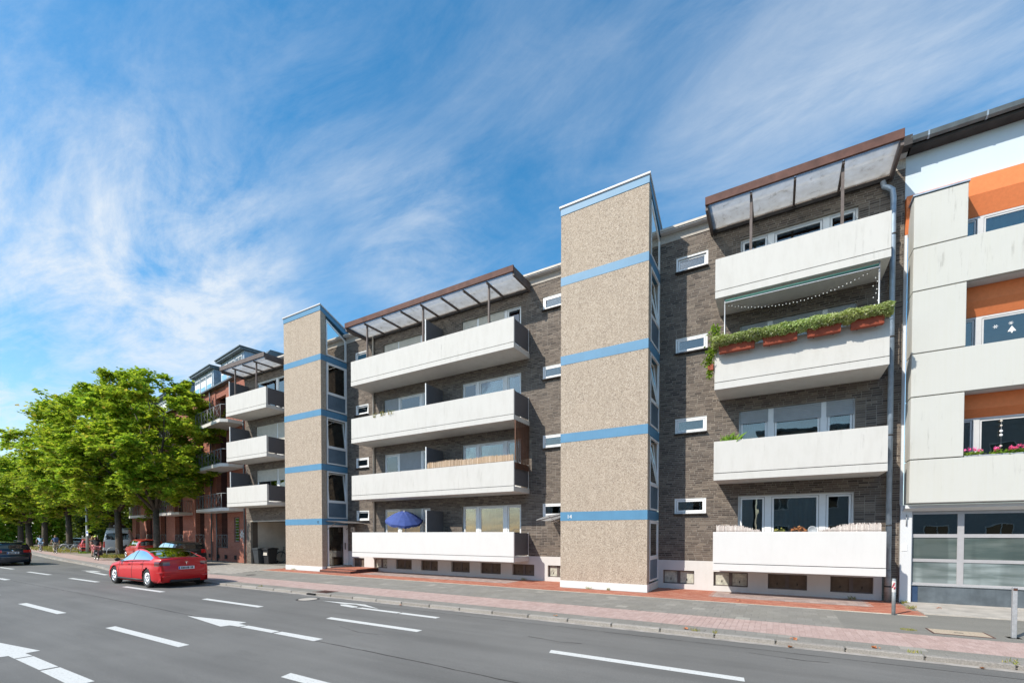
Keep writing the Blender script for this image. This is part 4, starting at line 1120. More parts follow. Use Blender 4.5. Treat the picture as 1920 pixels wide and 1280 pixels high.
# eaves
mb = MB(); mb.box(2.95, XE, WR - .38, WR + .3, 12.30, 12.37); mb.build('eave_board', M_dark, rh)
mb = MB(); mb.extr([(WR - .55, 12.49), (WR - .52, 12.39), (WR - .44, 12.36), (WR - .38, 12.39), (WR - .38, 12.50)], 0, 2.95, XE)
gut = mb.build('gutter', M_zincdark, rh)
for gx in (3.3, 4.4, 5.5):
    mb = MB(); mb.extr([(WR - .56, 12.50), (WR - .535, 12.385), (WR - .44, 12.345), (WR - .37, 12.38), (WR - .37, 12.51)], 0, gx, gx + .035); mb.build('gutter_bracket', M_zinc, gut)
mb = MB(); mb.extr([(WR - .5, 12.50), (WR + 6, 15.2), (WR + 6, 15.0), (WR + .0, 12.37)], 0, 2.97, XE); mb.build('roof', M_dark, rh)
# shop front
mb = MB(); mb.bbox(2.95, 3.20, WR - .12, WR + .2, .07, 2.76, .008); mb.build('pilaster', M_whitewall, rh)
mb = MB(); mb.box(2.98, 3.10, WR - .135, WR - .121, 1.50, 1.68); mb.build('blank_sign', M_white, rh)
mb = MB(); mb.tube([(3.07, WR - .16, 2.5), (3.07, WR - .16, 2.2)], .012, 6); mb.tube([(3.07, WR - .16, 2.22), (3.07, WR - .11, 2.18)], .012, 6); mb.build('awning_crank', M_galv, rh)
mb = MB(); mb.extr([(WR - .34, 2.70), (WR - .36, 2.66), (WR - .1, 2.58), (WR - .1, 2.76), (WR - .34, 2.745)], 0, 3.0, XE); mb.build('awning_box', M_whitewall, rh)
zs = [.60, 1.21, 1.28, 1.86, 1.96, 2.54]
fr_ = MB(); y = WR - .02
for (a, b) in ((.575, .625), (1.20, 1.285), (1.865, 1.96), (2.5, 2.58)): fr_.box(3.2, XE, y, y + .07, a, b)
for (a, b) in ((3.2, 3.235), (4.145, 4.275), (6.6, 6.73), (9.0, 9.13)):
    for c, d in ((.625, 1.20), (1.285, 1.865), (1.96, 2.5)): fr_.box(a, b, y, y + .07, c, d)
sf = fr_.build('shop_window', M_shopframe, rh)
mb = MB(); mb.box(3.2, XE, y - .05, y + .02, .55, .574); mb.build('sill', M_galv, sf)
for (a, b) in ((3.235, 4.145), (4.275, 6.6), (6.73, 9.0)):
    for i, (c, d) in enumerate(((.625, 1.20), (1.285, 1.865), (1.96, 2.5))):
        mb = MB(); mb.box(a, b, y + .02, y + .035, c, d); mb.build('pane', (M_glassfrost2, M_glassfrost, M_glassshop)[i], sf)
mb = MB(); mb.box(3.36, XE, WR - .04, WR + .1, .085, .549); mb.build('stone_base', M_stone, rh)
mb = MB(); mb.box(3.2, 3.36, WR - .03, WR + .1, .085, .549); mb.build('base_end', simple("navy_tile", (.03, .06, .12), .3, var=.2), rh)
mb = MB(); mb.poly([(3.2, WR + 3, .1), (XE, WR + 3, .1), (XE, WR + 3, 2.7), (3.2, WR + 3, 2.7)]); mb.poly([(3.2, WR + .1, 2.7), (XE, WR + .1, 2.7), (XE, WR + 3, 2.7), (3.2, WR + 3, 2.7)]); mb.poly([(3.2, WR + .1, .1), (3.2, WR + 3, .1), (3.2, WR + 3, 2.7), (3.2, WR + .1, 2.7)])
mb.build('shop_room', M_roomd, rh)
for x in (3.85, 4.0, 5.35, 5.45):
    mb = MB(); mb.ball((x, WR + 1.2, 2.17 + (x % .1)), .02, 4)
    # small hanging shop lamps, unlit
    mb.build('pendant_lamp', M_cream, rh)

# ---------------------------------------------------------------- red brick house on the left (turned 8 degrees with the street)
TH = R(8); P0 = Vector((-29.42, 16.42, 0)); DR = Vector((-math.cos(TH), math.sin(TH), 0)); NN = Vector((math.sin(TH), math.cos(TH), 0))
MR = Matrix(((DR.x, NN.x, 0, P0.x), (DR.y, NN.y, 0, P0.y), (0, 0, 1, 0), (0, 0, 0, 1)))   # local (s, depth, z)
def brickmat(name, c1, c2, mort):
    m = newmat(name); t = NT(m)
    co = t.node('ShaderNodeUVMap')
    tc_ = t.node('ShaderNodeTexCoord')
    s = t.node('ShaderNodeSeparateXYZ'); t.l.new(t.coord('World'), s.inputs[0])
    cb = t.node('ShaderNodeCombineXYZ'); t.l.new(t.math('ADD', s.outputs[0], s.outputs[1]), cb.inputs[0]); t.l.new(s.outputs[2], cb.inputs[1])
    b = t.node('ShaderNodeTexBrick'); t.l.new(cb.outputs[0], b.inputs['Vector'])
    b.inputs['Scale'].default_value = 1; b.inputs['Brick Width'].default_value = .22; b.inputs['Row Height'].default_value = .079; b.inputs['Mortar Size'].default_value = .009
    b.inputs['Color1'].default_value = (*c1, 1); b.inputs['Color2'].default_value = (*c2, 1); b.inputs['Mortar'].default_value = (*mort, 1)
    v = t.coord('World')
    c = t.mix(t.maprange(t.noise(v, 3, 5, .7), .4, .7, 0, .35), b.outputs[0], tuple(q * .5 for q in c1))
    t.principled(c, .85, 0, t.bump(b.outputs['Fac'], -.4, .01), .3); return m
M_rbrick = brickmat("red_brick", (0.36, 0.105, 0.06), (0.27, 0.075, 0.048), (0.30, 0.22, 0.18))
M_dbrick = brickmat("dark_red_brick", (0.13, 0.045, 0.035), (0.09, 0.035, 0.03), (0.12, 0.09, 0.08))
red = thing('apartment_building', 'red brick apartment house with railed balconies and zinc dormers behind the street trees', 'building', (-42, 18.2, 0.07))
def rb(mb): return mb.xf(MR)
LEN = 28.0; bays = []
# pillars in red brick, recesses between; pattern repeats
sol = [(0.0, 3.08), (5.0, 7.45), (9.35, 12.3), (14.3, 16.7), (18.3, 20.9), (22.8, 25.2), (26.6, 28.0)]
holes = []
for i in range(len(sol) - 1): holes.append((sol[i][1], sol[i + 1][0]))
EZ = 12.15
mb = MB()
for a, b in sol: mb.box(a, b, 0, .3, .07, EZ)
for a, b in holes: mb.box(a, b, .05, .3, 11.5, EZ); mb.box(a, b, .05, .3, .07, .98)
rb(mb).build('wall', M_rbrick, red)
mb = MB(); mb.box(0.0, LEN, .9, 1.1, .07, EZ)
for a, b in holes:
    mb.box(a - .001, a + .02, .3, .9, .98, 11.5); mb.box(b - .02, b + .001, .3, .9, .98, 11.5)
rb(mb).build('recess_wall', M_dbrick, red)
mb = MB(); mb.box(LEN - .3, LEN, .3, 9, .07, EZ); mb.box(0, .2, .3, 9, .07, EZ); rb(mb).build('gable_wall', M_rbrick, red)
for bi, (a, b) in enumerate(holes):
    for k in range(4):
        z0 = 1.0 + 2.78 * k if k == 0 else .75 + 2.78 * k; z1 = 3.0 + 2.78 * k; y = .86
        m_ = MB(); fw = .07
        m_.box(a + .08, b - .08, y, y + .04, z1 - fw, z1); m_.box(a + .08, b - .08, y, y + .04, z0, z0 + fw)
        c = (a + b) / 2
        for q0, q1 in ((a + .08, a + .15), (c - .05, c + .05), (b - .15, b - .08)): m_.box(q0, q1, y, y + .04, z0 + fw, z1 - fw)
        wn_ = rb(m_).build('window', M_white, red)
        for q0, q1 in ((a + .15, c - .05), (c + .05, b - .15)):
            g = MB(); g.box(q0, q1, y + .012, y + .02, z0 + fw, z1 - fw); rb(g).build('pane', M_glass, wn_)
        g = MB()
        zsh = z1 - (.35 if (bi + k) % 3 else 1.3)
        g.box(a + .06, b - .06, y - .05, y - .005, zsh, z1 + .25); rb(g).build('shutter_box', M_shutterw, wn_)
# railing builder
def railing(mb, s0, s1, y, z0, h=.9):
    mb.tube([(s0, y, z0 + h), (s1, y, z0 + h)], .022, 5); mb.tube([(s0, y, z0 + .06), (s1, y, z0 + .06)], .018, 5)
    n = max(1, int(abs(s1 - s0) / .9)); 
    for i in range(n + 1):
        s = s0 + (s1 - s0) * i / n; mb.tube([(s, y, z0), (s, y, z0 + h)], .02, 5)
        if i < n:
            e = s0 + (s1 - s0) * (i + 1) / n; m = (s + e) / 2
            mb.tube([(s, y, z0 + h), (e, y, z0 + .06)], .01, 4); mb.tube([(e, y, z0 + h), (s, y, z0 + .06)], .01, 4)
            mb.tube([(m, y, z0 + h), (m, y, z0 + .06)], .012, 4)
M_rail = simple("grey_green_railing", (0.20, 0.215, 0.215), .5, metal=.3)
for a, b in holes:
    mb = MB(); railing(mb, a + .05, b - .05, -.02, 1.0); rb(mb).build('french_railing', M_rail, red)
# projecting balconies
bal = [(.25, 5.35), (10.0, 14.5), (18.9, 23.4)]
for a, b in bal:
    for k in range(1, 4):
        z = .65 + 2.78 * k
        mb = MB(); mb.extr([(a, -.9), (a + .35, -1.25), (b - .35, -1.25), (b, -.9), (b, 0), (a, 0)], 2, z, z + .2)
        bo = rb(mb).build('balcony', M_slabw, red)
        mb = MB(); railing(mb, a + .35, b - .35, -1.2, z + .2)
        mb.tube([(a + .04, -.9, z + 1.1), (a + .35, -1.2, z + 1.1)], .022, 5); mb.tube([(b - .04, -.9, z + 1.1), (b - .35, -1.2, z + 1.1)], .022, 5)
        for s in (a + .04, b - .04):
            for q in range(6): mb.tube([(s, -.9 + q * .17, z + .2), (s, -.9 + q * .17, z + 1.1)], .01, 4)
            mb.tube([(s, -.9, z + 1.1), (s, 0, z + 1.1)], .022, 5)
        rb(mb).build('railing', M_rail, bo)
# slit window, vents, graffiti
mb = MB(); mb.box(1.1, 1.95, -.01, .0, 1.42, 3.08); rb(mb).build('window_reveal', M_dbrick, red)
mb = MB(); mb.box(1.15, 1.62, -.02, -.011, 1.5, 3.03); sw = rb(mb).build('slit_window', M_glass, red)
mb = MB()
for k in range(9): mb.box(1.13, 1.64, -.035, -.021, 1.5 + k * .185, 1.52 + k * .185)
rb(mb).build('glazing_bar', M_greyframe, sw)
for s in (4.7, 3.3, 1.62, 6.3):
    mb = MB(); mb.box(s, s + .38, -.012, .0, .26, .53); rb(mb).build('air_vent', M_under, red)
mb = MB(); r3 = random.Random(5)
for q in range(9):
    s, z = .9 - q * .07, 1.3 + r3.uniform(0, .5); pts = []
    for i in range(10): pts.append((s + .09 * math.sin(i * 1.3 + q), -.012, z + .05 * i + .05 * math.cos(i * 2.1)))
    mb.tube(pts, .013, 4)
rb(mb).build('graffiti', M_bulb, red)
# eaves, mansard, dormers
mb = MB(); mb.box(-.02, LEN, -.28, .3, EZ, EZ + .1); rb(mb).build('eave', M_zincdark, red)
mb = MB(); mb.extr([(0.25, EZ + .1), (1.6, 14.2), (9, 14.4), (9, EZ)], 0, 0.0, LEN); rb(mb).build('roof', M_zincdark, red)
mb = MB(); mb.tube([(5.75, -.1, EZ), (5.75, -.1, .07)], .05, 8); mb.tube([(0.15, -.06, 11), (0.15, -.06, .07)], .045, 8); mb.tube([(4.98, -.03, 3.4), (4.98, -.03, .07)], .04, 8); rb(mb).build('downpipe', M_zincdark, red)
for a, b in ((1.45, 5.5), (6.9, 10.9), (12.4, 16.4), (17.8, 21.8)):
    mb = MB(); mb.box(a, b, .55, 4, EZ + .1, 14.2); dm = rb(mb).build('dormer', M_zinc, red)
    mb = MB(); mb.box(a - .15, b + .15, .25, 4.3, 14.205, 14.33); mb.box(a - .2, b + .2, .18, 4.3, 14.335, 14.40); rb(mb).build('dormer_roof', M_zincdark, dm)
    for q in range(3):
        s0 = a + .25 + q * 1.25
        mb = MB(); mb.box(s0, s0 + 1.05, .50, .549, 12.5, 13.95); wn_ = mb
        rb(mb).build('dormer_window', M_white, dm)
        mb = MB(); mb.box(s0 + .1, s0 + .95, .485, .499, 12.55, 13.2 + .1 * (q == 2)); rb(mb).build('dormer_pane', M_glass, dm)
        mb = MB()
        for (u0, u1) in ((.05, .48), (.56, .99)): mb.box(s0 + u0, s0 + u1, .485, .499, 13.68, 13.9)
        rb(mb).build('dormer_light', M_zincdark, dm)

# ---------------------------------------------------------------- houses across the street (behind the camera; they show in the panes)
def opposite(x0, x1, h, mat, label, y=-14.3):
    t = thing('apartment_building', label, 'building', ((x0 + x1) / 2, y, .05))
    mb = MB(); mb.box(x0, x1, y - 8, y, .05, h); mb.build('wall', mat, t)
    mb = MB(); mb.box(x0 - .1, x1 + .1, y - 8, y + .3, h, h + .25); mb.build('eave', M_zincdark, t)
    n = int((x1 - x0) / 3)
    for i in range(n):
        for k in range(int(h // 3)):
            a = x0 + (i + .5) * (x1 - x0) / n; z = 1.1 + k * 3
            mb = MB(); mb.box(a - .75, a + .75, y + .0, y + .05, z, z + 1.6); f = mb.build('window', M_white, t)
            mb = MB(); mb.box(a - .66, a - .04, y + .05, y + .06, z + .09, z + 1.51); mb.box(a + .04, a + .66, y + .05, y + .06, z + .09, z + 1.51); mb.build('pane', M_glasscar, f)
opposite(-26, -2, 9.0, M_whitewall, 'white rendered house across the street, seen only in window reflections')
opposite(-1.6, 16, 11.0, M_grey_paint, 'grey rendered house across the street, seen only in shop window reflections')

# ---------------------------------------------------------------- trees and planting
def tree(x, y, h, rad, seed, label, nleaf=30000, leaf=0.15, lean=(0, 0), tr=.2, clear=3.4, mat=None, group=None, name='street_tree', nclump=70, flat=.55, cat='tree'):
    rng = np.random.default_rng(seed); r4 = random.Random(seed)
    t = thing(name, label, cat, (x, y, .05), group)
    base = Vector((x, y, .0)); fork = base + Vector((lean[0], lean[1], clear))
    mb = MB()
    mb.tube([base + Vector((0, 0, -.1)), base + Vector((lean[0] * .05, lean[1] * .05, .25)), base + Vector((lean[0] * .45, lean[1] * .45, clear * .5)), fork], [tr * 1.45, tr * 1.1, tr * .95, tr * .85], 10)
    cz = clear + (h - clear) * .52; C0 = base + Vector((lean[0] * 1.4, lean[1] * 1.4, cz)); hz = (h - clear) * .5
    tips = []
    nl = 7
    for i in range(nl):
        a = 2 * math.pi * (i + r4.uniform(-.25, .25)) / nl; el = r4.uniform(.25, 1.0)
        L = .72
        e = C0 + Vector((math.cos(a) * rad * L * (1.1 - .6 * el), math.sin(a) * rad * L * (1.1 - .6 * el), hz * (el * 1.5 - .8)))
        m1 = fork.lerp(e, .35) + Vector((r4.uniform(-.3, .3), r4.uniform(-.3, .3), .5)); m2 = fork.lerp(e, .7) + Vector((r4.uniform(-.4, .4), r4.uniform(-.4, .4), .45))
        mb.tube([fork - Vector((0, 0, .15)), m1, m2, e], [tr * .55, tr * .4, tr * .26, tr * .1], 7)
        for q in range(6):
            s0 = (m1, m2, e)[q % 3] if q < 3 else m1.lerp(m2, r4.random())
            d = Vector((r4.gauss(0, 1), r4.gauss(0, 1), r4.gauss(.3, .7))).normalized()
            e2 = s0 + d * rad * r4.uniform(.25, .45)
            mb.tube([s0, s0.lerp(e2, .5) + Vector((0, 0, .15)), e2], [tr * .2, tr * .13, tr * .04], 5); tips.append(e2)
    mb.build('trunk', M_bark, t)
    # foliage: sprays of leaves in flattened clumps over the crown volume
    cl = []
    for i in range(nclump):
        d = rng.normal(size=3); d /= np.linalg.norm(d)
        rr = rng.uniform(.5, 1.0) ** .55
        wob = 1 + .17 * math.sin(3 * math.atan2(d[1], d[0]) + seed) + .10 * math.sin(7 * math.atan2(d[1], d[0]) + seed * 2)
        p = np.array(C0) + d * np.array([rad * wob, rad * wob, hz * (1.0 if d[2] > 0 else .98)]) * rr
        cl.append((p, rng.uniform(.6, 1.3) * rad * .19))
    for e in tips: cl.append((np.array(e), rad * rng.uniform(.12, .24)))
    pos = []; per = nleaf // len(cl)
    for p, r_ in cl:
        # each clump = several drooping twig fans
        nt = 7
        for k in range(nt):
            d = rng.normal(size=3); d[2] *= flat; d /= np.linalg.norm(d) + 1e-6
            tip = p + d * r_ * rng.uniform(.6, 1.25) - np.array([0, 0, .15 * r_])
            m = max(2, per // nt); u = rng.uniform(.3, 1, (m, 1)) ** .7
            q = p + (tip - p) * u + rng.normal(0, .11 * r_ + .05, (m, 3)) * np.array([1, 1, .45])
            pos.append(q)
    pos = np.concatenate(pos); V, F = leaves(len(pos), pos, leaf, .5, rng=rng)
    V -= np.array(org(t))
    link('crown', mesh_np('crown', V, F, mat or M_leaf), t)
    return t
G = 'maples lining the parking bays'
tree(-36.0, 14.15, 12.5, 4.95, 21, 'nearest street maple, its trunk rising between the red and the black parked cars', 66000, .175, (-.25, .05), .2, 3.6, group=G, nclump=80)
tree(-46.6, 15.7, 13.8, 6.2, 22, 'second street maple with leaning trunk and steel hoop in front of the white van', 62000, .19, (-.6, .1), .24, 3.8, group=G, nclump=95)
tree(-57.0, 18.6, 17.2, 7.6, 23, 'forked street maple standing behind the white van', 36000, .25, (-.4, .2), .3, 3.4, group=G, nclump=95)
tree(-68.4, 18.6, 13.6, 5.8, 24, 'street maple beside the small red car with roof rack', 30000, .25, (-.3, 0), .28, 4, group=G)
tree(-82.5, 20.0, 11.8, 5.2, 25, 'street maple behind the cyclist in the light blue top', 22000, .3, (.2, 0), .3, 4, group=G)
tree(-92.5, 20.9, 12.8, 5.6, 26, 'forked dark street maple above the silver car', 20000, .32, (-.6, 0), .35, 3.4, group=G)
tree(-104.0, 22.5, 14.5, 6.0, 27, 'farthest street maple at the left edge of the photo', 18000, .34, (0, 0), .35, 3.6, group=G)
GB = 'dark trees of the park beyond the parking bays'
for i, (x, y, h, r_, lab) in enumerate([(-62, 33, 12, 6, 'dark park tree above the hedge, next to the red brick house'), (-76, 36, 13, 7, 'broad dark park tree behind the hedge middle'),
        (-91, 40, 13, 7, 'dark park tree behind the silver parked car'), (-108, 42, 14, 8, 'dark park tree deep at the left'), (-126, 36, 13, 8, 'pale far tree closing the street on the left'), (-120, 16, 11, 6, 'bright far tree at the road end left'), (-140, 4, 12, 7, 'distant tree on the far side of the road end')]):
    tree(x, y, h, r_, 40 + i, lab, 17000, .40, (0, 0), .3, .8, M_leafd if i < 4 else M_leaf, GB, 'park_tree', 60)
def bush(name, pts, rad, n, leaf, mat, label, cat, seed, kind=None, up=.3, zs=1.0, group=None, parent=None):
    rng = np.random.default_rng(seed); pos = []
    for (x, y, z) in pts: pos.append(np.array([x, y, z]) + rng.normal(0, rad * .5, (n // len(pts), 3)) * [1, 1, zs])
    pos = np.concatenate(pos); V, F = leaves(len(pos), pos, leaf, up, rng=rng)
    o = link(name, mesh_np(name, V, F, mat), parent)
    if not parent: tag(o, label, cat, group, kind)
    else: o.data.transform(Matrix.Translation(-org(parent)))
    return o
# clipped hedge
rng = np.random.default_rng(5); n = 26000; u = rng.uniform(0, 1, n)
hx = -54 - 36 * u; hy = 23.0 + 6.0 * u + rng.normal(0, .0, n)
side = rng.uniform(0, 1, n); dz = rng.uniform(0.05, 1.45, n); dy = np.where(side < .6, -.5, rng.uniform(-.5, .5, n)); dz = np.where(side < .6, dz, 1.45)
pos = np.stack([hx, hy + dy + rng.normal(0, .07, n), dz + rng.normal(0, .06, n)], 1)
V, F = leaves(n, pos, .17, .2, rng=rng)
hd = thing('hedge', 'clipped yellow green hedge behind the cyclists and parked cars', 'hedge', (-72, 26, .05))
o = link('foliage', mesh_np('foliage', V - np.array(org(hd)), F, M_hedge), hd)
mb = MB(); a = math.atan2(6, -36)
mb.box(0, 36.5, -.4, .4, .05, 1.36); mb.xf(Matrix.Translation((-54, 23, 0)) @ Matrix.Rotation(a, 4, 'Z')); mb.build('inner_twigs', M_bark, hd)
tuft('dry_grass_verge', [(-45.6, 15.2, .9, .06), (-47.2, 15.3, 1.0, .06), (-48.4, 15.6, .8, .06), (-44.8, 15.1, .6, .06)], M_grass, .28, 'dry grass tuft around the foot of the second maple', 'grass', 'stuff', 260, 8)
tuft('dry_grass_verge', [(-63, 17.4, 1.6, .06), (-66, 17.8, 1.6, .06), (-69, 18.3, 1.8, .06), (-73, 18.8, 2, .06), (-77, 19.4, 2, .06), (-81, 20, 2, .06)], M_grass, .4, 'pale dry grass along the cycle path by the small red car', 'grass', 'stuff', 260, 9)
tuft('grass_patch', [(-58.2, 16.9, .5, .06)], M_vine, .2, 'green grass at the foot of the lamp post', 'grass', 'stuff', 160, 10)

rng = np.random.default_rng(77); n = 42000; u = rng.uniform(0, 1, n)
wx = -52 - 75 * u; wy = 27 + 9.0 * u + rng.normal(0, 1.0, n) + 2.2 * np.sin(u * 23); wz = rng.uniform(0, 1, n) ** .9 * (6.2 + 1.2 * np.sin(u * 31)) + .1
V, F = leaves(n, np.stack([wx, wy, wz], 1), .40, .25, rng=rng)
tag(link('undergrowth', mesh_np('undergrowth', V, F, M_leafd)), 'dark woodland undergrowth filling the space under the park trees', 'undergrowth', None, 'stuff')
rng = np.random.default_rng(78); n = 40000; u = rng.uniform(0, 1, n)
V, F = leaves(n, np.stack([-112 - 16 * u, 44 - 66 * u + rng.normal(0, 1.2, n), rng.uniform(0, 1, n) ** .8 * 9], 1), .55, .25, rng=rng)
tag(link('undergrowth', mesh_np('undergrowth', V, F, M_leaf)), 'bright bushes closing the street at the far left', 'undergrowth', None, 'stuff')

# planter boxes on the third balcony of the right bay (rail top 7.52)
for i, (x0, x1) in enumerate([(-1.55, -.62), (-.40, .42), (.66, 1.40), (1.62, 2.30)]):
    lab = ['leftmost terracotta planter box with lavender on the balcony rail', 'second terracotta planter box from the left, hung on the balcony rail', 'third terracotta planter box, middle right of the balcony rail', 'terracotta planter box nearest the downpipe'][i]
    t = thing('planter_box', lab, 'planter', ((x0 + x1) / 2, 15.0, 7.35), 'terracotta planters hung on one balcony rail')
    mb = MB(); mb.extr([(14.83, 7.34), (14.80, 7.51), (15.00, 7.51), (14.975, 7.34)], 0, x0, x1); mb.extr([(14.78, 7.51), (14.78, 7.535), (15.01, 7.535), (15.01, 7.51)], 0, x0 - .015, x1 + .015); mb.build('box', M_terra, t)
    for hx in (x0 + .15, x1 - .15):
        mb = MB(); mb.box(hx - .01, hx + .01, 14.82, 15.2, 7.535, 7.545); mb.box(hx - .01, hx + .01, 15.19, 15.2, 7.4, 7.535); mb.box(hx - .01, hx + .01, 15.005, 15.09, 7.36, 7.37); mb.build('hanger', M_dark, t)
    rng = np.random.default_rng(50 + i); n = 6500; u = rng.uniform(0, 1, n)
    a = rng.uniform(0, math.pi * 2, n); rr = rng.uniform(.3, 1, n) ** .5
    px = x0 - .16 + (x1 - x0 + .32) * u; wob = .92 + .07 * np.sin(px * 7 + i) + .06 * np.sin(px * 17)
    pos = np.stack([px, 14.84 + .26 * rr * np.cos(a) * wob, 7.645 + .17 * rr * np.sin(a) * wob + .02], 1)
    V, F = leaves(n, pos, .036, .2, 2.4, rng=rng)
    link('lavender', mesh_np('lavender', V - np.array(org(t)), F, M_lav), t)
t = thing('climbing_plant', 'bright green climber trained up the left pole of the planted balcony', 'plant', (-1.75, 15.1, 6.8))
mb = MB(); mb.box(-1.88, -1.73, 15.02, 15.2, 6.95, 7.12); mb.build('pot', M_terra, t)
mb = MB(); mb.tube([(-1.8, 15.12, 7.1), (-1.74, 15.14, 7.6), (-1.66, 15.16, 8.3)], .008, 5); mb.build('stem', M_bark, t)
rng = np.random.default_rng(3)
pos = np.concatenate([np.array([-1.70 + .0 * q, 15.13, 7.5 + q * .12]) + rng.normal(0, 1, (70, 3)) * [.075, .06, .07] for q in range(7)] + [np.array([-1.80 - .02 * q, 15.08, 7.55 - q * .1]) + rng.normal(0, 1, (70, 3)) * [.07, .06, .06] for q in range(5)] + [np.array([-1.84, 15.08, 6.75 + .1 * q]) + rng.normal(0, .04, (40, 3)) for q in range(3)])
V, F = leaves(len(pos), pos, .055, .3, rng=rng); link('foliage', mesh_np('foliage', V - np.array(org(t)), F, M_vine), t)
tuft('potted_grass', [(-1.35, 15.3, .16, 4.62), (-1.15, 15.3, .14, 4.6)], M_vine, .34, 'spiky green plant peeping over the left end of the second balcony', 'plant', None, 60, 4)
bush('balcony_flowers', [(-.02, 15.25, 2.07), (.12, 15.25, 2.04)], .07, 80, .04, M_grass, 'small yellow flowers on the ground floor balcony rail under the left glass', 'flowers', 5)
bush('balcony_flowers', [(.42, 15.25, 2.08), (.55, 15.25, 2.1), (.66, 15.25, 2.05)], .07, 140, .045, M_litter, 'orange flowers on the ground floor balcony rail in front of the wide pane', 'flowers', 6)
tuft('balcony_plants', [(-16.3, 15.2, .15, 7.4), (-15.8, 15.2, .2, 7.42), (-15.3, 15.2, .2, 7.42)], M_grass, .2, 'straggly plant with dry flowers trailing over the third balcony rail of the middle bay', 'plant', None, 50, 14)
# geraniums on the panelled house
for i, x in enumerate([4.12, 4.35, 4.72, 4.92, 5.10, 5.28]):
    lab = ['single pink geranium at the left end of the sill', 'pink geranium bunch beside the window post', 'low pink geranium below the shell mobile', 'pink geranium just right of the mobile', 'tall pink geranium in the middle of the glass', 'pink geranium at the right picture edge'][i]
    t = thing('geranium', lab, 'flowers', (x, 15.88, 3.95), 'pink geraniums on the window ledge')
    rng = np.random.default_rng(70 + i)
    pos = np.array([x, 15.88, 4.0]) + rng.normal(0, 1, (110, 3)) * [.07, .04, .03]
    V, F = leaves(110, pos, .04, .4, rng=rng); link('foliage', mesh_np('foliage', V - np.array(org(t)), F, M_vine), t)
    P_ = [np.array([x + rng.uniform(-.09, .09), 15.85, 4.06 + rng.uniform(0, .07)]) + rng.normal(0, .018, (26, 3)) for _ in range(4)]
    pos = np.concatenate(P_); V, F = leaves(len(pos), pos, .024, .2, rng=rng); link('blossom', mesh_np('blossom', V - np.array(org(t)), F, M_pinkfl), t)
t = thing('geranium_tray', 'thin metal planter tray along the panelled house ledge', 'tray', (4.9, 15.88, 3.94)); mb = MB(); mb.box(4.1, 5.9, 15.82, 15.94, 3.925, 3.955); mb.build('tray', M_galv, t)

tuft('wall_foot_weeds', [(-5.6, 14.74, .1, .07), (-4.9, 14.74, .05, .07), (-22.0, 14.74, .15, .07), (-9.0, 16.3, .1, .07), (1.9, 16.3, .12, .07), (2.95, 15.0, .1, .07), (3.0, 16.0, .08, .07)], M_grass, .09, 'little weeds in the joint along the foot of the towers and plinth', 'weeds', 'stuff', 30, 31)
for i, (x, y, z, lab) in enumerate([(-4.4, 9.4, .085, 'scrap of dry leaf on the kerb below the large tower'), (2.6, 9.1, .01, 'brown leaf in the gutter near the right edge'), (3.55, 15.2, .10, 'orange leaf on the forecourt slab'), (-8.9, 9.1, .01, 'dry leaf in the gutter beyond the large tower'), (-.9, 14.1, .09, 'pale paper scrap on the red pavers')]):
    rng = np.random.default_rng(90 + i)
    V, F = leaves(4, np.array([[x, y, z + .01]]) + rng.normal(0, .03, (4, 3)) * [1, 1, .15], 0.055, 0.6, rng=rng)
    tag(link('fallen_leaf', mesh_np('fallen_leaf', V, F, M_litter)), lab, 'leaf')

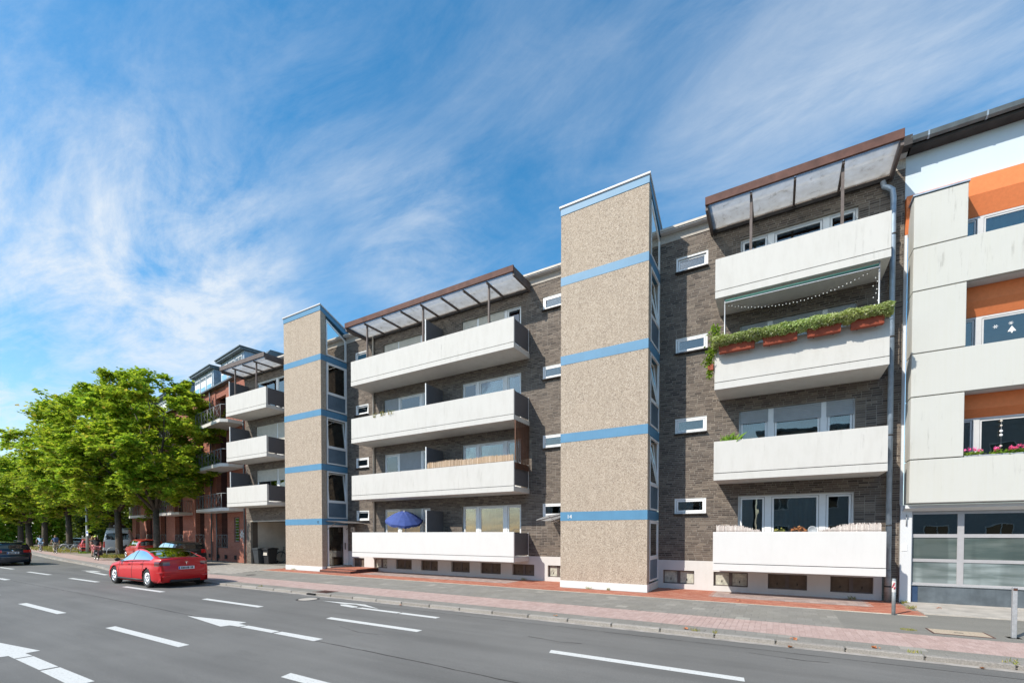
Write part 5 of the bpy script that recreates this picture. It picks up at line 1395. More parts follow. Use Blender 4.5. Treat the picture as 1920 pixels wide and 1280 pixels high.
# ---------------------------------------------------------------- vehicles
def interp(tab, x):
    tab = sorted(tab)
    if x <= tab[0][0]: return tab[0][1]
    for (a, p), (b, q) in zip(tab[:-1], tab[1:]):
        if a <= x <= b: return p + (q - p) * (x - a) / (b - a)
    return tab[-1][1]
def resample(prof, step):
    # Catmull-Rom through the profile, then even steps
    P = [Vector((a, b)) for a, b in prof]; out = []
    for i in range(len(P) - 1):
        p0, p1, p2, p3 = P[max(i - 1, 0)], P[i], P[i + 1], P[min(i + 2, len(P) - 1)]
        n = max(2, int((p2 - p1).length / step))
        for k in range(n):
            t = k / n
            out.append(0.5 * ((2 * p1) + (p2 - p0) * t + (2 * p0 - 5 * p1 + 4 * p2 - p3) * t * t + (3 * p1 - p0 - 3 * p2 + p3) * t ** 3))
    out.append(P[-1]); return out
def car(name, label, loc, rz, c):
    t = thing(name, label, c.get('cat', 'car'), loc, c.get('group'), rz)
    L, Wd, wr, wx = c['L'], c['W'], c['wr'], c['wx']
    zs = c.get('zs', .2); st = resample(c['prof'], c.get('step', .035))
    SEG = ['side'] * 16 + ['glass'] * 9 + ['top'] * 12
    V = []; NS = len(SEG) + 1
    bulge = c.get('tuck', .20)
    for p in st:
        x, zt = p; zt = max(zt, zs + .001); e = max(0, (abs(x) - (L / 2 - .55)) / .55)
        w = Wd / 2 * (1 - c.get('taper', .13) * e * e); hb = min(interp(c['belt'], x), zt)
        g = max(0, min(1, (zt - hb) / c.get('gh', .45)))
        key = [(w - .10, 0), (w - .02, .10), (w, .38), (w - .003, .62), (w - .03, .80), (w - .025, .9), (w - .06, 1.0)]
        def low(f):
            f *= 6; i = min(int(f), 5); u = f - i; a, b = key[i], key[i + 1]
            return (a[0] + (b[0] - a[0]) * u, zs + (hb - zs) * (a[1] + (b[1] - a[1]) * u))
        rowp = [low(k / 16) for k in range(17)]
        yre = (w - .06) - bulge * g; zre = zt - .05 * min(1, (zt - hb) / .15)
        for k in range(1, 10):
            u = k / 9; rowp.append(((w - .06) + (yre - (w - .06)) * u + .02 * g * math.sin(math.pi * u), hb + (zre - hb) * u))
        for k in range(1, 13):
            u = k / 12; rowp.append((yre * (1 - u), zre + (zt - zre) * math.sin(u * math.pi / 2)))
        V.append([(x, yy, zz) for yy, zz in rowp])
    parts = {}
    for side in (1, -1):
        for i in range(len(st) - 1):
            for j in range(NS - 1):
                q = [V[i][j], V[i][j + 1], V[i + 1][j + 1], V[i + 1][j]]
                cx = sum(a[0] for a in q) / 4; cy = sum(a[1] for a in q) / 4; cz = sum(a[2] for a in q) / 4
                if any((cx - w_) ** 2 + (cz - wr) ** 2 < (wr + .045) ** 2 for w_ in wx) and cy > Wd * .28 and SEG[j] == 'side': continue
                nm = c['region'](cx, cy, cz, SEG[j], j, side) or 'body'
                d = parts.setdefault(nm, ([], [], {}))
                idx = []
                for ii, jj in ((i, j), (i, j + 1), (i + 1, j + 1), (i + 1, j)):
                    kk = (ii, jj, side if jj < NS - 1 else 0)
                    if kk not in d[2]:
                        d[2][kk] = len(d[0]); a = V[ii][jj]
                        ee = max(0, (abs(a[0]) - (L / 2 - .75)) / .75); sh = c.get('round', .26) * (a[1] / (Wd / 2)) ** 3 * ee ** 1.5
                        d[0].append((a[0] - math.copysign(sh, a[0]), a[1] * side, a[2]))
                    idx.append(d[2][kk])
                d[1].append(tuple(idx if side > 0 else idx[::-1]))
    bodyo = None; mats = c['mats']
    order = sorted(parts, key=lambda n: n != 'body')
    for nm in order:
        vs, fs, _ = parts[nm]; base = nm.split('|')[0]
        me = bpy.data.meshes.new(base); me.from_pydata(vs, [], fs); me.polygons.foreach_set('use_smooth', [True] * len(fs)); me.materials.append(mats[base]); me.update()
        link(base, me, t)
    mb = MB(); mb.box(-L / 2 + .35, L / 2 - .3, -Wd / 2 + .26, Wd / 2 - .26, zs - .02, .62); mb.box(wx[0] + .4, wx[1] - .4, -Wd / 2 + .12, Wd / 2 - .12, zs - .02, .35) if wx[0] < wx[1] else mb.box(wx[1] + .4, wx[0] - .4, -Wd / 2 + .12, Wd / 2 - .12, zs - .02, .35)
    mb.build('underbody', M_under, t, local=True)
    for x in wx:
        for s in (1, -1):
            yo = s * (Wd / 2 - .115); T_ = MB()
            T_.lathe([(wr * .64, -.09), (wr * .9, -.105), (wr, -.07), (wr, .07), (wr * .9, .105), (wr * .64, .09), (wr * .64, -.09)], (x, yo, wr), 1, 26)
            ty = T_.build('wheel', M_rubber, t, local=True)
            rm = MB(); rm.lathe([(wr * .66, s * .09), (wr * .64, s * .10), (wr * .60, s * .085), (wr * .58, s * .02)], (x, yo, wr), 1, 24)
            ns = c.get('spokes', 5); wsp = c.get('spw', .045)
            for k in range(ns):
                a = 2 * math.pi * k / ns
                for off in ((-.16, .16) if c.get('split') else (0,)):
                    p0 = Vector((x + math.cos(a) * .05, yo + s * .085, wr + math.sin(a) * .05)); p1 = Vector((x + math.cos(a + off) * wr * .6, yo + s * .08, wr + math.sin(a + off) * wr * .6))
                    rm.tube([p0, p1], [wsp * .55, wsp * .5], 5)
            rm.lathe([(.001, s * .105), (.05, s * .10), (.06, s * .07)], (x, yo, wr), 1, 14)
            rm.build('rim', c.get('rimmat', M_alu), ty, local=True)
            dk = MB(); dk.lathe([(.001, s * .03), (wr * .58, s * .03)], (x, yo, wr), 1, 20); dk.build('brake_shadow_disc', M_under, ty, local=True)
    def addbox(nm, x0, x1, y0, y1, z0, z1, mat, bev=.01):
        mb = MB(); mb.bbox(x0, x1, y0, y1, z0, z1, bev); return mb.build(nm, mat, t, local=True)
    if c.get('plate'):
        x, z = c['plate']; p = addbox('number_plate', x - .012, x + .006, -.26, .26, z - .055, z + .055, M_plate, .004)
        mb = MB(); mb.box(x - .0145, x - .0125, .215, .255, z - .05, z + .05); mb.build('plate_strip', M_eu, p, local=True)
        mb = MB(); rr = random.Random(int(abs(loc[0]) * 10)); yy = .18
        while yy > -.22:
            w_ = rr.uniform(.022, .045); mb.box(x - .0145, x - .0125, yy - w_, yy, z - .036, z + .036); yy -= w_ + rr.choice((.014, .014, .04))
        mb.build('plate_marks', M_dark, p, local=True)
    for s in (1, -1):
        mx, mz = c.get('mirror', (.75, 1.0)); mb = MB(); mb.ball((mx, s * (Wd / 2 + .08), mz), .1, 5, (.6, 1, .7)); mb.tube([(mx, s * (Wd / 2 - .08), mz - .03), (mx, s * (Wd / 2 + .04), mz - .02)], .02, 5); mb.build('mirror', c.get('mirmat', M_black), t, local=True)
        for hx, hz in c.get('handles', []):
            mb = MB(); mb.bbox(hx - .1, hx + .1, s * (Wd / 2 - .005), s * (Wd / 2 + .018), hz - .014, hz + .014, .005); mb.build('door_handle', c.get('hmat', mats['body']), t, local=True)
    c['extra'](t, addbox) if c.get('extra') else None
    return t
M_redpaint = carpaint("red_car_paint", (0.50, 0.0, 0.004), .35, .0, .5)
M_redold = carpaint("older_red_paint", (0.50, 0.04, 0.03), .8, .0, .35)
M_navy = carpaint("dark_navy_paint", (0.010, 0.016, 0.032), 1.0, .3, .3)
M_blackp = carpaint("black_car_paint", (0.010, 0.010, 0.012), .35, .2, .3)
M_vanw = carpaint("silver_white_paint", (0.58, 0.60, 0.62), .8, .1, .35)
M_silver = carpaint("silver_paint", (0.48, 0.50, 0.53), .9, .5, .3)
M_tail = simple("red_lamp_glass", (0.55, 0.01, 0.012), .12, spec=.6, coat=1)
M_taild = simple("smoked_lamp_glass", (0.10, 0.012, 0.018), .1, spec=.6, coat=1)
M_seam = M_under

def reg_sedan(cx, cy, cz, seg, j, side):
    if seg == 'glass' and 17 <= j <= 23 and -1.72 < cx < .95:
        if -.27 < cx < -.2: return 'window_trim'
        return 'side_window|%d' % side
    if seg == 'top' and -1.95 < cx < .98 and cy < .66 - max(0, (cx - .3)) * .0:
        return 'roof_glass' if -1.0 < cx < .25 else ('rear_window' if cx < 0 else 'windscreen')
    if cx < -2.02 and .80 < cz < .945 and cy > .50 and (seg != 'side' or cx < -2.0): return 'taillight|%d' % side
    if cx > 1.95 and .56 < cz < .70 and cy > .52: return 'headlight|%d' % side
    if seg == 'side' and cz > .3 and j > 2:
        for s_ in (.93, -.22, -1.12):
            if abs(cx - s_) < .017: return 'door_gap|%.2f|%d' % (s_, side)
    if seg == 'side' and j < 1: return 'sill_trim'
def ex_sedan(t, addbox):
    for s in (1, -1):
        mb = MB(); mb.tube([(.98, s * .865, .90), (.3, s * .885, .925), (-.6, s * .885, .965), (-1.6, s * .875, 1.0)], .011, 5); mb.build('window_line', M_black, t, local=True)
        mb = MB(); mb.tube([(1.1, s * .905, .27), (-1.1, s * .905, .27)], .035, 6); mb.build('sill', M_black, t, local=True)
        mb = MB(); mb.bbox(-2.30, -2.24, s * .62 - .12, s * .62 + .12, .40, .44, .01); mb.build('rear_reflector', M_tail, t, local=True)
    mb = MB(); mb.tube([(-2.12, -.88, .56), (-2.30, -.6, .57), (-2.345, 0, .575), (-2.30, .6, .57), (-2.12, .88, .56)], .012, 5); mb.build('bumper_crease', M_redpaint, t, local=True)
    mb = MB(); x = -2.325
    mb.box(x, x + .02, -.05, .05, .925, .94); mb.extr([(-.018, .925), (.018, .925), (.004, .84), (-.004, .84)], 0, x, x + .015); mb.build('boot_emblem', M_chrome, t, local=True)
    addbox('diffuser', -2.29, -2.15, -.5, .5, .2, .3, M_black, .03)
    mb = MB(); mb.tube([(-2.20, -.78, 1.075), (-2.235, -.4, 1.09), (-2.24, 0, 1.095), (-2.235, .4, 1.09), (-2.20, .78, 1.075)], .014, 6); mb.build('boot_lip', M_black, t, local=True)
common = dict(body=M_redpaint, window_trim=M_black, side_window=M_glasscar, roof_glass=M_glasscar, rear_window=M_glasscar, windscreen=M_glasscar, taillight=M_taild, headlight=M_glasscar, door_gap=M_seam, sill_trim=M_redpaint, bumper_trim=M_black)
car('parked_car' if False else 'sedan_car', 'glossy red electric saloon driving away on the road in the lane beside the kerb', (-21.28, 8.36, 0), R(180),
    dict(L=4.69, W=1.85, wr=.34, wx=(1.42, -1.45), zs=.19, gh=.42, tuck=.24, taper=.16,
         prof=[(2.28, .20), (2.34, .40), (2.31, .58), (2.18, .70), (1.7, .84), (1.05, .95), (.42, 1.29), (-.05, 1.425), (-.45, 1.435), (-1.0, 1.35), (-1.55, 1.20), (-1.95, 1.105), (-2.2, 1.085), (-2.26, 1.02), (-2.28, .85), (-2.335, .66), (-2.34, .48), (-2.28, .32), (-2.2, .20)],
         belt=[(-2.3, .98), (-1.6, 1.0), (0, .935), (1.0, .88), (1.8, .74), (2.3, .55)], region=reg_sedan, mats=common, plate=(-2.325, .72), spokes=10, spw=.035, split=True, mirror=(.78, .98), handles=[(.05, .84), (-.98, .87)], extra=ex_sedan))
def reg_wagon(xr, wins, roofend, tl):
    def f(cx, cy, cz, seg, j, side):
        if seg == 'glass' and 17 <= j <= 23 and wins[0] < cx < wins[1]:
            for p in wins[2:]:
                if abs(cx - p) < .04: return 'window_trim'
            return 'side_window|%d' % side
        if seg == 'top' and cx > wins[1] - .75 and cx < wins[1] + .15 and cy < .62: return 'windscreen'
        if seg == 'top' and cx < roofend and cz > tl[4] and cz < tl[5] and cy < .60: return 'rear_window'
        if cx < tl[0] and tl[1] < cz < tl[2] and cy > tl[3]: return 'taillight|%d' % side
        if cx > xr[1] and .6 < cz < .74 and cy > .5: return 'headlight|%d' % side
        if seg == 'side' and j < 3: return 'sill_trim'
        if seg == 'side' and cz > .3:
            for s_ in (wins[1] - .1, wins[2] if len(wins) > 2 else 0, (wins[2] if len(wins) > 2 else 0) - .95):
                if abs(cx - s_) < .016: return 'door_gap|%.2f|%d' % (s_, side)
    return f
def wagon_prof(L, H, tail=.35, belt=.95, hood=.98, lip=True, front=1.1):
    h = L / 2
    return [(h - .06, .20), (h, .40), (h - .03, .62), (h - .2, .76), (h - .7, .90), (h - front, hood), (h - front - .62, H - .10), (h - front - 1.1, H), (0 - .3, H + .0), (-h + tail + .45, H - .05), (-h + tail, H - .10), (-h + tail - .12, H - .16), (-h + .16, belt + .06), (-h + .10, belt - .05), (-h + .09, .66), (-h, .60), (-h, .40), (-h + .06, .22)]
def mats_(p, **k): d = dict(common, body=p, sill_trim=p, taillight=M_tail); d.update(k); return d
def ex_wagon(t, addbox):
    mb = MB(); mb.lathe([(.001, 0), (.055, 0), (.055, .012), (.001, .012)], (-2.31, 0, .93), 0, 18); mb.build('boot_emblem', M_chrome, t, local=True)
    for s in (1, -1):
        mb = MB(); mb.tube([(-1.7, s * .56, 1.47), (-1.0, s * .57, 1.52), (.2, s * .57, 1.53)], .016, 6); mb.build('roof_rail', M_black, t, local=True)
    addbox('roof_spoiler', -2.12, -1.85, -.56, .56, 1.405, 1.435, M_navy, .01)
L = 4.77
car('estate_car', 'dark navy estate car with lit red tail lights cut by the left picture edge', (-40.6 - 2.35, 8.45, 0), R(180),
    dict(L=L, W=1.83, wr=.33, wx=(1.42, -1.36), zs=.2, gh=.5, tuck=.2, prof=wagon_prof(L, 1.50, .32, .98), belt=[(-2.4, 1.0), (0, .95), (1.2, .92), (2.4, .6)],
         region=reg_wagon((-2.2, 2.0), (-2.0, 1.15, .12, -.98), -1.75, (-2.12, .80, .96, .48, 1.04, 1.36)), mats=mats_(M_navy), plate=(-2.30, .80), extra=ex_wagon, handles=[(.1, .86), (-.95, .88)], mirror=(.85, 1.0)))
def ex_none(t, addbox): pass
L = 3.9
car('parked_car', 'black parked hatchback beside the railed ground floor windows, nearest to the apartment house', (-31.75, 13.55, .06), R(177),
    dict(L=L, W=1.8, wr=.32, wx=(1.2, -1.22), zs=.2, gh=.5, tuck=.15, round=.14, taper=.08, prof=wagon_prof(L, 1.47, .28, .95, .95, front=.95), belt=[(-2, .97), (0, .92), (1.2, .88), (2, .6)],
         region=reg_wagon((-1.8, 1.6), (-1.45, .98, -.05, -.9), -1.35, (-1.72, .78, 1.0, .5, 1.0, 1.32)), mats=mats_(M_blackp), plate=(-1.88, .70), handles=[(0, .85), (-.8, .87)], mirror=(.7, 1.0), extra=ex_none))
L = 4.1
def ex_suv(t, addbox): addbox('roof_spoiler', -1.86, -1.6, -.58, .58, 1.44, 1.47, M_redold, .01)
car('parked_car', 'red parked compact car half hidden by the nearest maple trunk', (-42.0, 15.65, .06), R(172),
    dict(L=L, W=1.75, wr=.32, wx=(1.28, -1.25), zs=.2, gh=.55, tuck=.2, prof=wagon_prof(L, 1.52, .3, 1.0, .98, front=.95), belt=[(-2.1, 1.02), (0, .96), (1.2, .9), (2.1, .6)],
         region=reg_wagon((-1.9, 1.7), (-1.6, 1.05, 0, -.9), -1.45, (-1.8, .85, 1.30, .62, 1.05, 1.38)), mats=mats_(M_redold), plate=(-1.98, .62), handles=[(0, .88), (-.85, .9)], mirror=(.75, 1.02), extra=ex_suv))
def ex_golf(t, addbox):
    mb = MB()
    for x in (-.9, -.3, .3): mb.tube([(x, -.6, 1.50), (x, .6, 1.50)], .015, 5)
    for y in (-.55, 0, .55): mb.tube([(-1.0, y, 1.52), (.4, y, 1.52)], .012, 5); mb.tube([(-1.0, y, 1.72), (.4, y, 1.72)], .012, 5)
    for x in (-1.0, -.3, .4):
        for y in (-.55, .55): mb.tube([(x, y, 1.4), (x, y, 1.72)], .012, 5)
    mb.build('roof_rack', M_galv, t, local=True)
    addbox('bumper', -1.99, -1.88, -.78, .78, .38, .55, M_black, .03)
car('parked_car', 'small older red hatchback carrying an empty roof rack, beside the lamp post', (-61.9, 18.35, .06), R(168),
    dict(L=3.85, W=1.66, wr=.29, wx=(1.2, -1.2), zs=.22, gh=.48, tuck=.16, prof=wagon_prof(3.85, 1.42, .25, .92, .93, front=.95), belt=[(-2, .93), (0, .9), (1.2, .87), (2, .6)], step=.06,
         region=reg_wagon((-1.8, 1.6), (-1.4, .95, -.05), -1.35, (-1.7, .66, .86, .48, .98, 1.28)), mats=mats_(M_redold, sill_trim=M_black), plate=(-1.87, .62), mirror=(.7, .98), spokes=8, spw=.05, extra=ex_golf))
car('parked_car', 'silver parked estate car far behind the cyclist in light blue', (-79.5, 22.0, .06), R(168),
    dict(L=4.5, W=1.78, wr=.32, wx=(1.4, -1.3), zs=.2, gh=.5, tuck=.18, prof=wagon_prof(4.5, 1.47, .3, .98), belt=[(-2.3, .98), (0, .93), (1.2, .9), (2.3, .6)], step=.08,
         region=reg_wagon((-2.1, 1.9), (-1.9, 1.1, .1), -1.65, (-2.0, .8, 1.0, .5, 1.02, 1.32)), mats=mats_(M_silver), plate=(-2.18, .75), extra=ex_none))
def reg_van(cx, cy, cz, seg, j, side):
    if cx < -2.55 and 1.42 < cz < 1.98 and .06 < cy < .74: return 'rear_window|%d' % side
    if seg != 'top' and cx > 1.1 and cx < 1.95 and 1.35 < cz < 1.95: return 'side_window|%d' % side
    if seg == 'top' and 1.5 < cx < 2.4 and 1.3 < cz < 2.1 and cy < .8: return 'windscreen'
    if cx < -2.6 and .75 < cz < 1.25 and cy > .86: return 'taillight|%d' % side
    if cx < -2.6 and cz < .5: return 'bumper_trim'
    if cx < -2.6 and cy < .012 and cz < 2.1: return 'door_gap'
def ex_van(t, addbox):
    mb = MB(); mb.ball((-.7, 0, 2.62), 1.0, 8, (.95, .42, .2)); mb.build('roof_box', M_black, t, local=True)
    for x in (-1.3, -.1):
        mb = MB(); mb.tube([(x, -.8, 2.36), (x, -.78, 2.43), (x, .78, 2.43), (x, .8, 2.36)], .02, 5); mb.build('roof_bar', M_galv, t, local=True)
    addbox('step_bumper', -2.86, -2.7, -.9, .9, .36, .5, M_black, .03); addbox('plate_recess', -2.79, -2.77, -.55, .1, .62, .86, M_black, .01)
car('white_van', 'silver white high van with black roof box parked behind the second maple', (-52.0, 17.55, .06), R(158),
    dict(cat='van', L=5.5, W=2.0, wr=.34, wx=(1.75, -1.65), zs=.28, gh=1.0, tuck=.22, taper=.04, round=.12, step=.06,
         prof=[(2.7, .28), (2.75, .5), (2.7, .85), (2.45, 1.12), (2.2, 1.30), (1.5, 2.05), (1.15, 2.28), (.5, 2.35), (-2.2, 2.36), (-2.55, 2.32), (-2.66, 2.2), (-2.74, 1.4), (-2.76, .9), (-2.76, .5), (-2.72, .3)],
         belt=[(-2.8, 1.35), (1.5, 1.3), (2.2, 1.1), (2.7, .8)], region=reg_van, mats=mats_(M_vanw, sill_trim=M_vanw), plate=(-2.79, .74), spokes=6, mirror=(1.9, 1.5), extra=ex_van))

# ---------------------------------------------------------------- bicycles and riders
def bicycle(label, loc, rz, col, cat='bicycle', basket=False, group=None):
    t = thing('bicycle', label, cat, loc, group, rz); r = .34; xf_, xr_ = .53, -.53
    for x in (xf_, xr_):
        T_ = MB(); pts = [(x + math.cos(a) * r, 0, r + math.sin(a) * r) for a in [2 * math.pi * k / 28 for k in range(29)]]; T_.tube(pts, .018, 6, False); w_ = T_.build('wheel', M_rubber, t, local=True)
        T_ = MB(); pts = [(x + math.cos(a) * (r - .022), 0, r + math.sin(a) * (r - .022)) for a in [2 * math.pi * k / 28 for k in range(29)]]; T_.tube(pts, .008, 5, False); T_.build('rim', M_alu, w_, local=True)
        T_ = MB()
        for k in range(12): a = 2 * math.pi * k / 12; T_.tube([(x, 0, r), (x + math.cos(a) * (r - .02), 0, r + math.sin(a) * (r - .02))], .002, 3)
        T_.tube([(x, -.04, r), (x, .04, r)], .02, 6); T_.build('spokes', M_galv, w_, local=True)
    bb = (-.08, 0, .30); st = (-.22, 0, .78); hd = (.36, 0, .84); hl = (.40, 0, .68)
    T_ = MB(); T_.tube([bb, st], .016, 6); T_.tube([bb, hl], .018, 6); T_.tube([(-.2, 0, .74), hd], .015, 6); T_.tube([hd, hl], .02, 6)
    for s in (.03, -.03): T_.tube([(bb[0], s * .6, bb[2]), (xr_, s * 1.6, r)], .009, 5); T_.tube([(-.21, s * .6, .74), (xr_, s * 1.6, r)], .008, 5)
    T_.build('frame', col, t, local=True)
    T_ = MB(); T_.tube([hl, (.43, .04, .6), (xf_, .045, r)], .01, 5); T_.tube([hl, (.43, -.04, .6), (xf_, -.045, r)], .01, 5); T_.build('fork', col, t, local=True)
    T_ = MB(); T_.tube([hd, (.34, 0, .98)], .013, 6); T_.tube([(.22, -.29, 1.0), (.32, -.2, 1.01), (.36, 0, 1.0), (.32, .2, 1.01), (.22, .29, 1.0)], .012, 6); T_.build('handlebar', M_black, t, local=True)
    T_ = MB(); T_.tube([st, (-.245, 0, .9)], .013, 6); T_.extr([(-.38, -.075), (-.36, .0), (-.38, .075), (-.22, .05), (-.10, .018), (-.10, -.018), (-.22, -.05)], 2, .89, .935); T_.build('saddle', M_black, t, local=True)
    T_ = MB(); T_.lathe([(.001, .05), (.085, .05), (.085, .058), (.001, .058)], (bb[0], 0, bb[2]), 1, 16); T_.tube([(bb[0], .06, bb[2]), (bb[0] + .1, .07, bb[2] - .13), (bb[0] + .1, .15, bb[2] - .13)], .01, 5); T_.tube([(bb[0], -.06, bb[2]), (bb[0] - .1, -.07, bb[2] + .13), (bb[0] - .1, -.15, bb[2] + .13)], .01, 5); T_.build('crankset', M_galv, t, local=True)
    for x in (xf_, xr_):
        T_ = MB(); T_.tube([(x + math.cos(a) * (r + .03), 0, r + math.sin(a) * (r + .03)) for a in [R(20 + 140 * k / 10) for k in range(11)]], .014, 5); T_.build('mudguard', M_black, t, local=True)
    T_ = MB(); T_.tube([(-.25, .05, .74), (-.78, .06, .74)], .008, 4); T_.tube([(-.25, -.05, .74), (-.78, -.06, .74)], .008, 4); T_.tube([(-.7, .06, .74), (xr_, .06, r)], .006, 4); T_.tube([(-.7, -.06, .74), (xr_, -.06, r)], .006, 4); T_.build('rack', M_black, t, local=True)
    if basket:
        T_ = MB(); T_.bbox(-.82, -.42, .07, .22, .36, .74, .03); T_.bbox(-.82, -.42, -.22, -.07, .36, .74, .03); T_.build('panniers', M_black, t, local=True)
        T_ = MB(); T_.lathe([(.001, -.84), (.035, -.84), (.035, -.82)], (0, .145, .5), 0, 12) if False else T_.box(-.832, -.822, .10, .19, .52, .60); T_.build('reflector', M_plate, t, local=True)
    return t
def skin(name, mat, parent, verts, edges, radii, sub=2):
    me = bpy.data.meshes.new(name); me.from_pydata(verts, edges, []); me.update()
    o = bpy.data.objects.new(name, me); COL.objects.link(o)
    m = o.modifiers.new('s', 'SKIN'); m.use_smooth_shade = True
    if not me.skin_vertices: 
        me.attributes
    for i, r_ in enumerate(radii):
        sv = me.skin_vertices[0].data[i]; rr = r_ if isinstance(r_, tuple) else (r_, r_); sv.radius = rr
    me.skin_vertices[0].data[0].use_root = True
    s = o.modifiers.new('d', 'SUBSURF'); s.levels = sub; s.render_levels = sub
    dg = bpy.context.evaluated_depsgraph_get(); me2 = bpy.data.meshes.new_from_object(o.evaluated_get(dg)); bpy.data.objects.remove(o)
    me2.materials.clear(); me2.materials.append(mat)
    me2.polygons.foreach_set('use_smooth', [True] * len(me2.polygons))
    return link(name, me2, parent)
def person(label, loc, rz, pose, shirt, pants, hair, hat=None, longhair=False, backpack=None, sleeve=.5, shorts=True, group=None, shoes=M_black, cut=None):
    """pose: dict of joints in local coords, +x forward"""
    t = thing('person', label, 'person', loc, group, rz); J = {k: Vector(v) for k, v in pose.items()}
    names = ['pel', 'bel', 'che', 'nek', 'hdb', 'hdt', 'shl', 'ell', 'wrl', 'hal', 'shr', 'elr', 'wrr', 'har', 'hil', 'knl', 'anl', 'tol', 'hir', 'knr', 'anr', 'tor']
    hd = J['head']; nk = J['nek']; up = (hd - nk).normalized(); ch = J['che']
    J['hdb'] = hd - up * .07; J['hdt'] = hd + up * .07; J['bel'] = J['pel'].lerp(ch, .5)
    J['hal'] = J['wrl'] + (J['wrl'] - J['ell']).normalized() * .07; J['har'] = J['wrr'] + (J['wrr'] - J['elr']).normalized() * .07
    rad = dict(pel=(.13, .11), bel=(.125, .10), che=(.15, .11), nek=.052, hdb=.075, hdt=.085, shl=.058, ell=.042, wrl=.03, hal=.034, shr=.058, elr=.042, wrr=.03, har=.034, hil=.085, knl=.058, anl=.038, tol=.036, hir=.085, knr=.058, anr=.038, tor=.036)
    E_ = [('pel', 'bel'), ('bel', 'che'), ('che', 'nek'), ('nek', 'hdb'), ('hdb', 'hdt'), ('che', 'shl'), ('shl', 'ell'), ('ell', 'wrl'), ('wrl', 'hal'), ('che', 'shr'), ('shr', 'elr'), ('elr', 'wrr'), ('wrr', 'har'),
          ('pel', 'hil'), ('hil', 'knl'), ('knl', 'anl'), ('anl', 'tol'), ('pel', 'hir'), ('hir', 'knr'), ('knr', 'anr'), ('anr', 'tor')]
    if cut: names = [n for n in names if n not in cut]; E_ = [e for e in E_ if e[0] in names and e[1] in names]
    ix = {n: i for i, n in enumerate(names)}
    body = skin('body', M_skin, t, [J[n] for n in names], [(ix[a], ix[b]) for a, b in E_], [rad[n] for n in names])
    # fingers, ears and nose join the one body mesh
    mb = MB(); fw_ = Vector((1, 0, 0))
    for s_, w_, e_ in (('hal', 'wrl', 'ell'), ('har', 'wrr', 'elr')):
        d = (J[w_] - J[e_]).normalized(); sd = d.cross(Vector((0, 0, 1))); sd = sd.normalized() if sd.length > .1 else Vector((0, 1, 0)); dn = sd.cross(d)
        for k, ln in enumerate((.055, .065, .06, .048)):
            b0 = J[s_] + sd * (-.026 + .0175 * k) ; b1 = b0 + d * ln * .6 - Vector((0, 0, .012)); b2 = b1 + d * ln * .3 - Vector((0, 0, .03))
            mb.tube([b0, b1, b2], [.009, .009, .007], 6)
        b0 = J[w_] + sd * .025; mb.tube([b0, b0 + d * .04 + sd * .025, b0 + d * .07 + sd * .02], [.011, .01, .008], 6)
    side = Vector((0, 1, 0)); f_ = side.cross(up).normalized()
    mb.ball(hd + f_ * .092 - up * .01, .017, 5, (1, .8, 1.3))
    for s in (1, -1): mb.ball(hd + side * s * .083, .022, 5, (.8, .4, 1.3))
    tmp = mb.build('tmp', M_skin, t, local=True)
    import bmesh
    bm = bmesh.new(); bm.from_mesh(body.data); bm.from_mesh(tmp.data); bm.to_mesh(body.data); bm.free(); bpy.data.objects.remove(tmp)
    body.data.polygons.foreach_set('use_smooth', [True] * len(body.data.polygons))
    mb = MB()
    for s in (.032, -.032): mb.ball(hd + f_ * .082 + up * .012 + side * s, .010, 4, (.6, 1, .7))
    mb.build('eyes', M_black, t, local=True)
    mb = MB(); mb.ball(hd + f_ * .083 - up * .045, .016, 4, (.4, 1.3, .35)); mb.build('mouth', M_lead, t, local=True)
    sl = J['shl'].lerp(J['ell'], sleeve * 2 if sleeve < .5 else 1) if sleeve <= .5 else J['ell'].lerp(J['wrl'], (sleeve - .5) * 2); sr = J['shr'].lerp(J['elr'], sleeve * 2 if sleeve < .5 else 1) if sleeve <= .5 else J['elr'].lerp(J['wrr'], (sleeve - .5) * 2)
    skin('shirt', shirt, t, [J['pel'] + Vector((0, 0, .02)), J['bel'], ch, J['nek'] - up * .045, J['shl'], sl, J['shr'], sr], [(0, 1), (1, 2), (2, 3), (2, 4), (4, 5), (2, 6), (6, 7)], [(.145, .125), (.14, .115), (.165, .125), .06, .07, .055, .07, .055])
    if not cut:
        fr_ = .85 if shorts else 1
        vs = [J['pel'], J['hil'], J['hil'].lerp(J['knl'], fr_), J['hir'], J['hir'].lerp(J['knr'], fr_)]; es = [(0, 1), (1, 2), (0, 3), (3, 4)]; rr = [(.145, .125), .098, .075, .098, .075]
        if not shorts: vs += [J['anl'] + Vector((0, 0, .05)), J['anr'] + Vector((0, 0, .05))]; es += [(2, 5), (4, 6)]; rr += [.052, .052]
        skin('shorts' if shorts else 'trousers', pants, t, vs, es, rr)
        for a, b in (('anl', 'tol'), ('anr', 'tor')):
            d = (J[b] - J[a]); mb = MB(); mb.tube([J[a] - d * .3 + Vector((0, 0, -.01)), J[a] + Vector((0, 0, -.01)), J[b], J[b] + d * .25], [.03, .048, .043, .025], 8); mb.build('shoe', shoes, t, local=True)
    mb = MB(); mb.ball(hd + up * .03 - f_ * .022, .101, 8, (1.0, .93, 1.02)); 
    if longhair: mb.tube([hd - f_ * .05, hd - f_ * .1 - up * .12, hd - f_ * .11 - up * .3], [.08, .075, .03], 8)
    mb.build('hair', hair, t, local=True)
    if hat: mb = MB(); mb.ball(hd + up * .055 - f_ * .01, .118, 8, (1.15, .95, .8)); mb.build('helmet', hat, t, local=True)
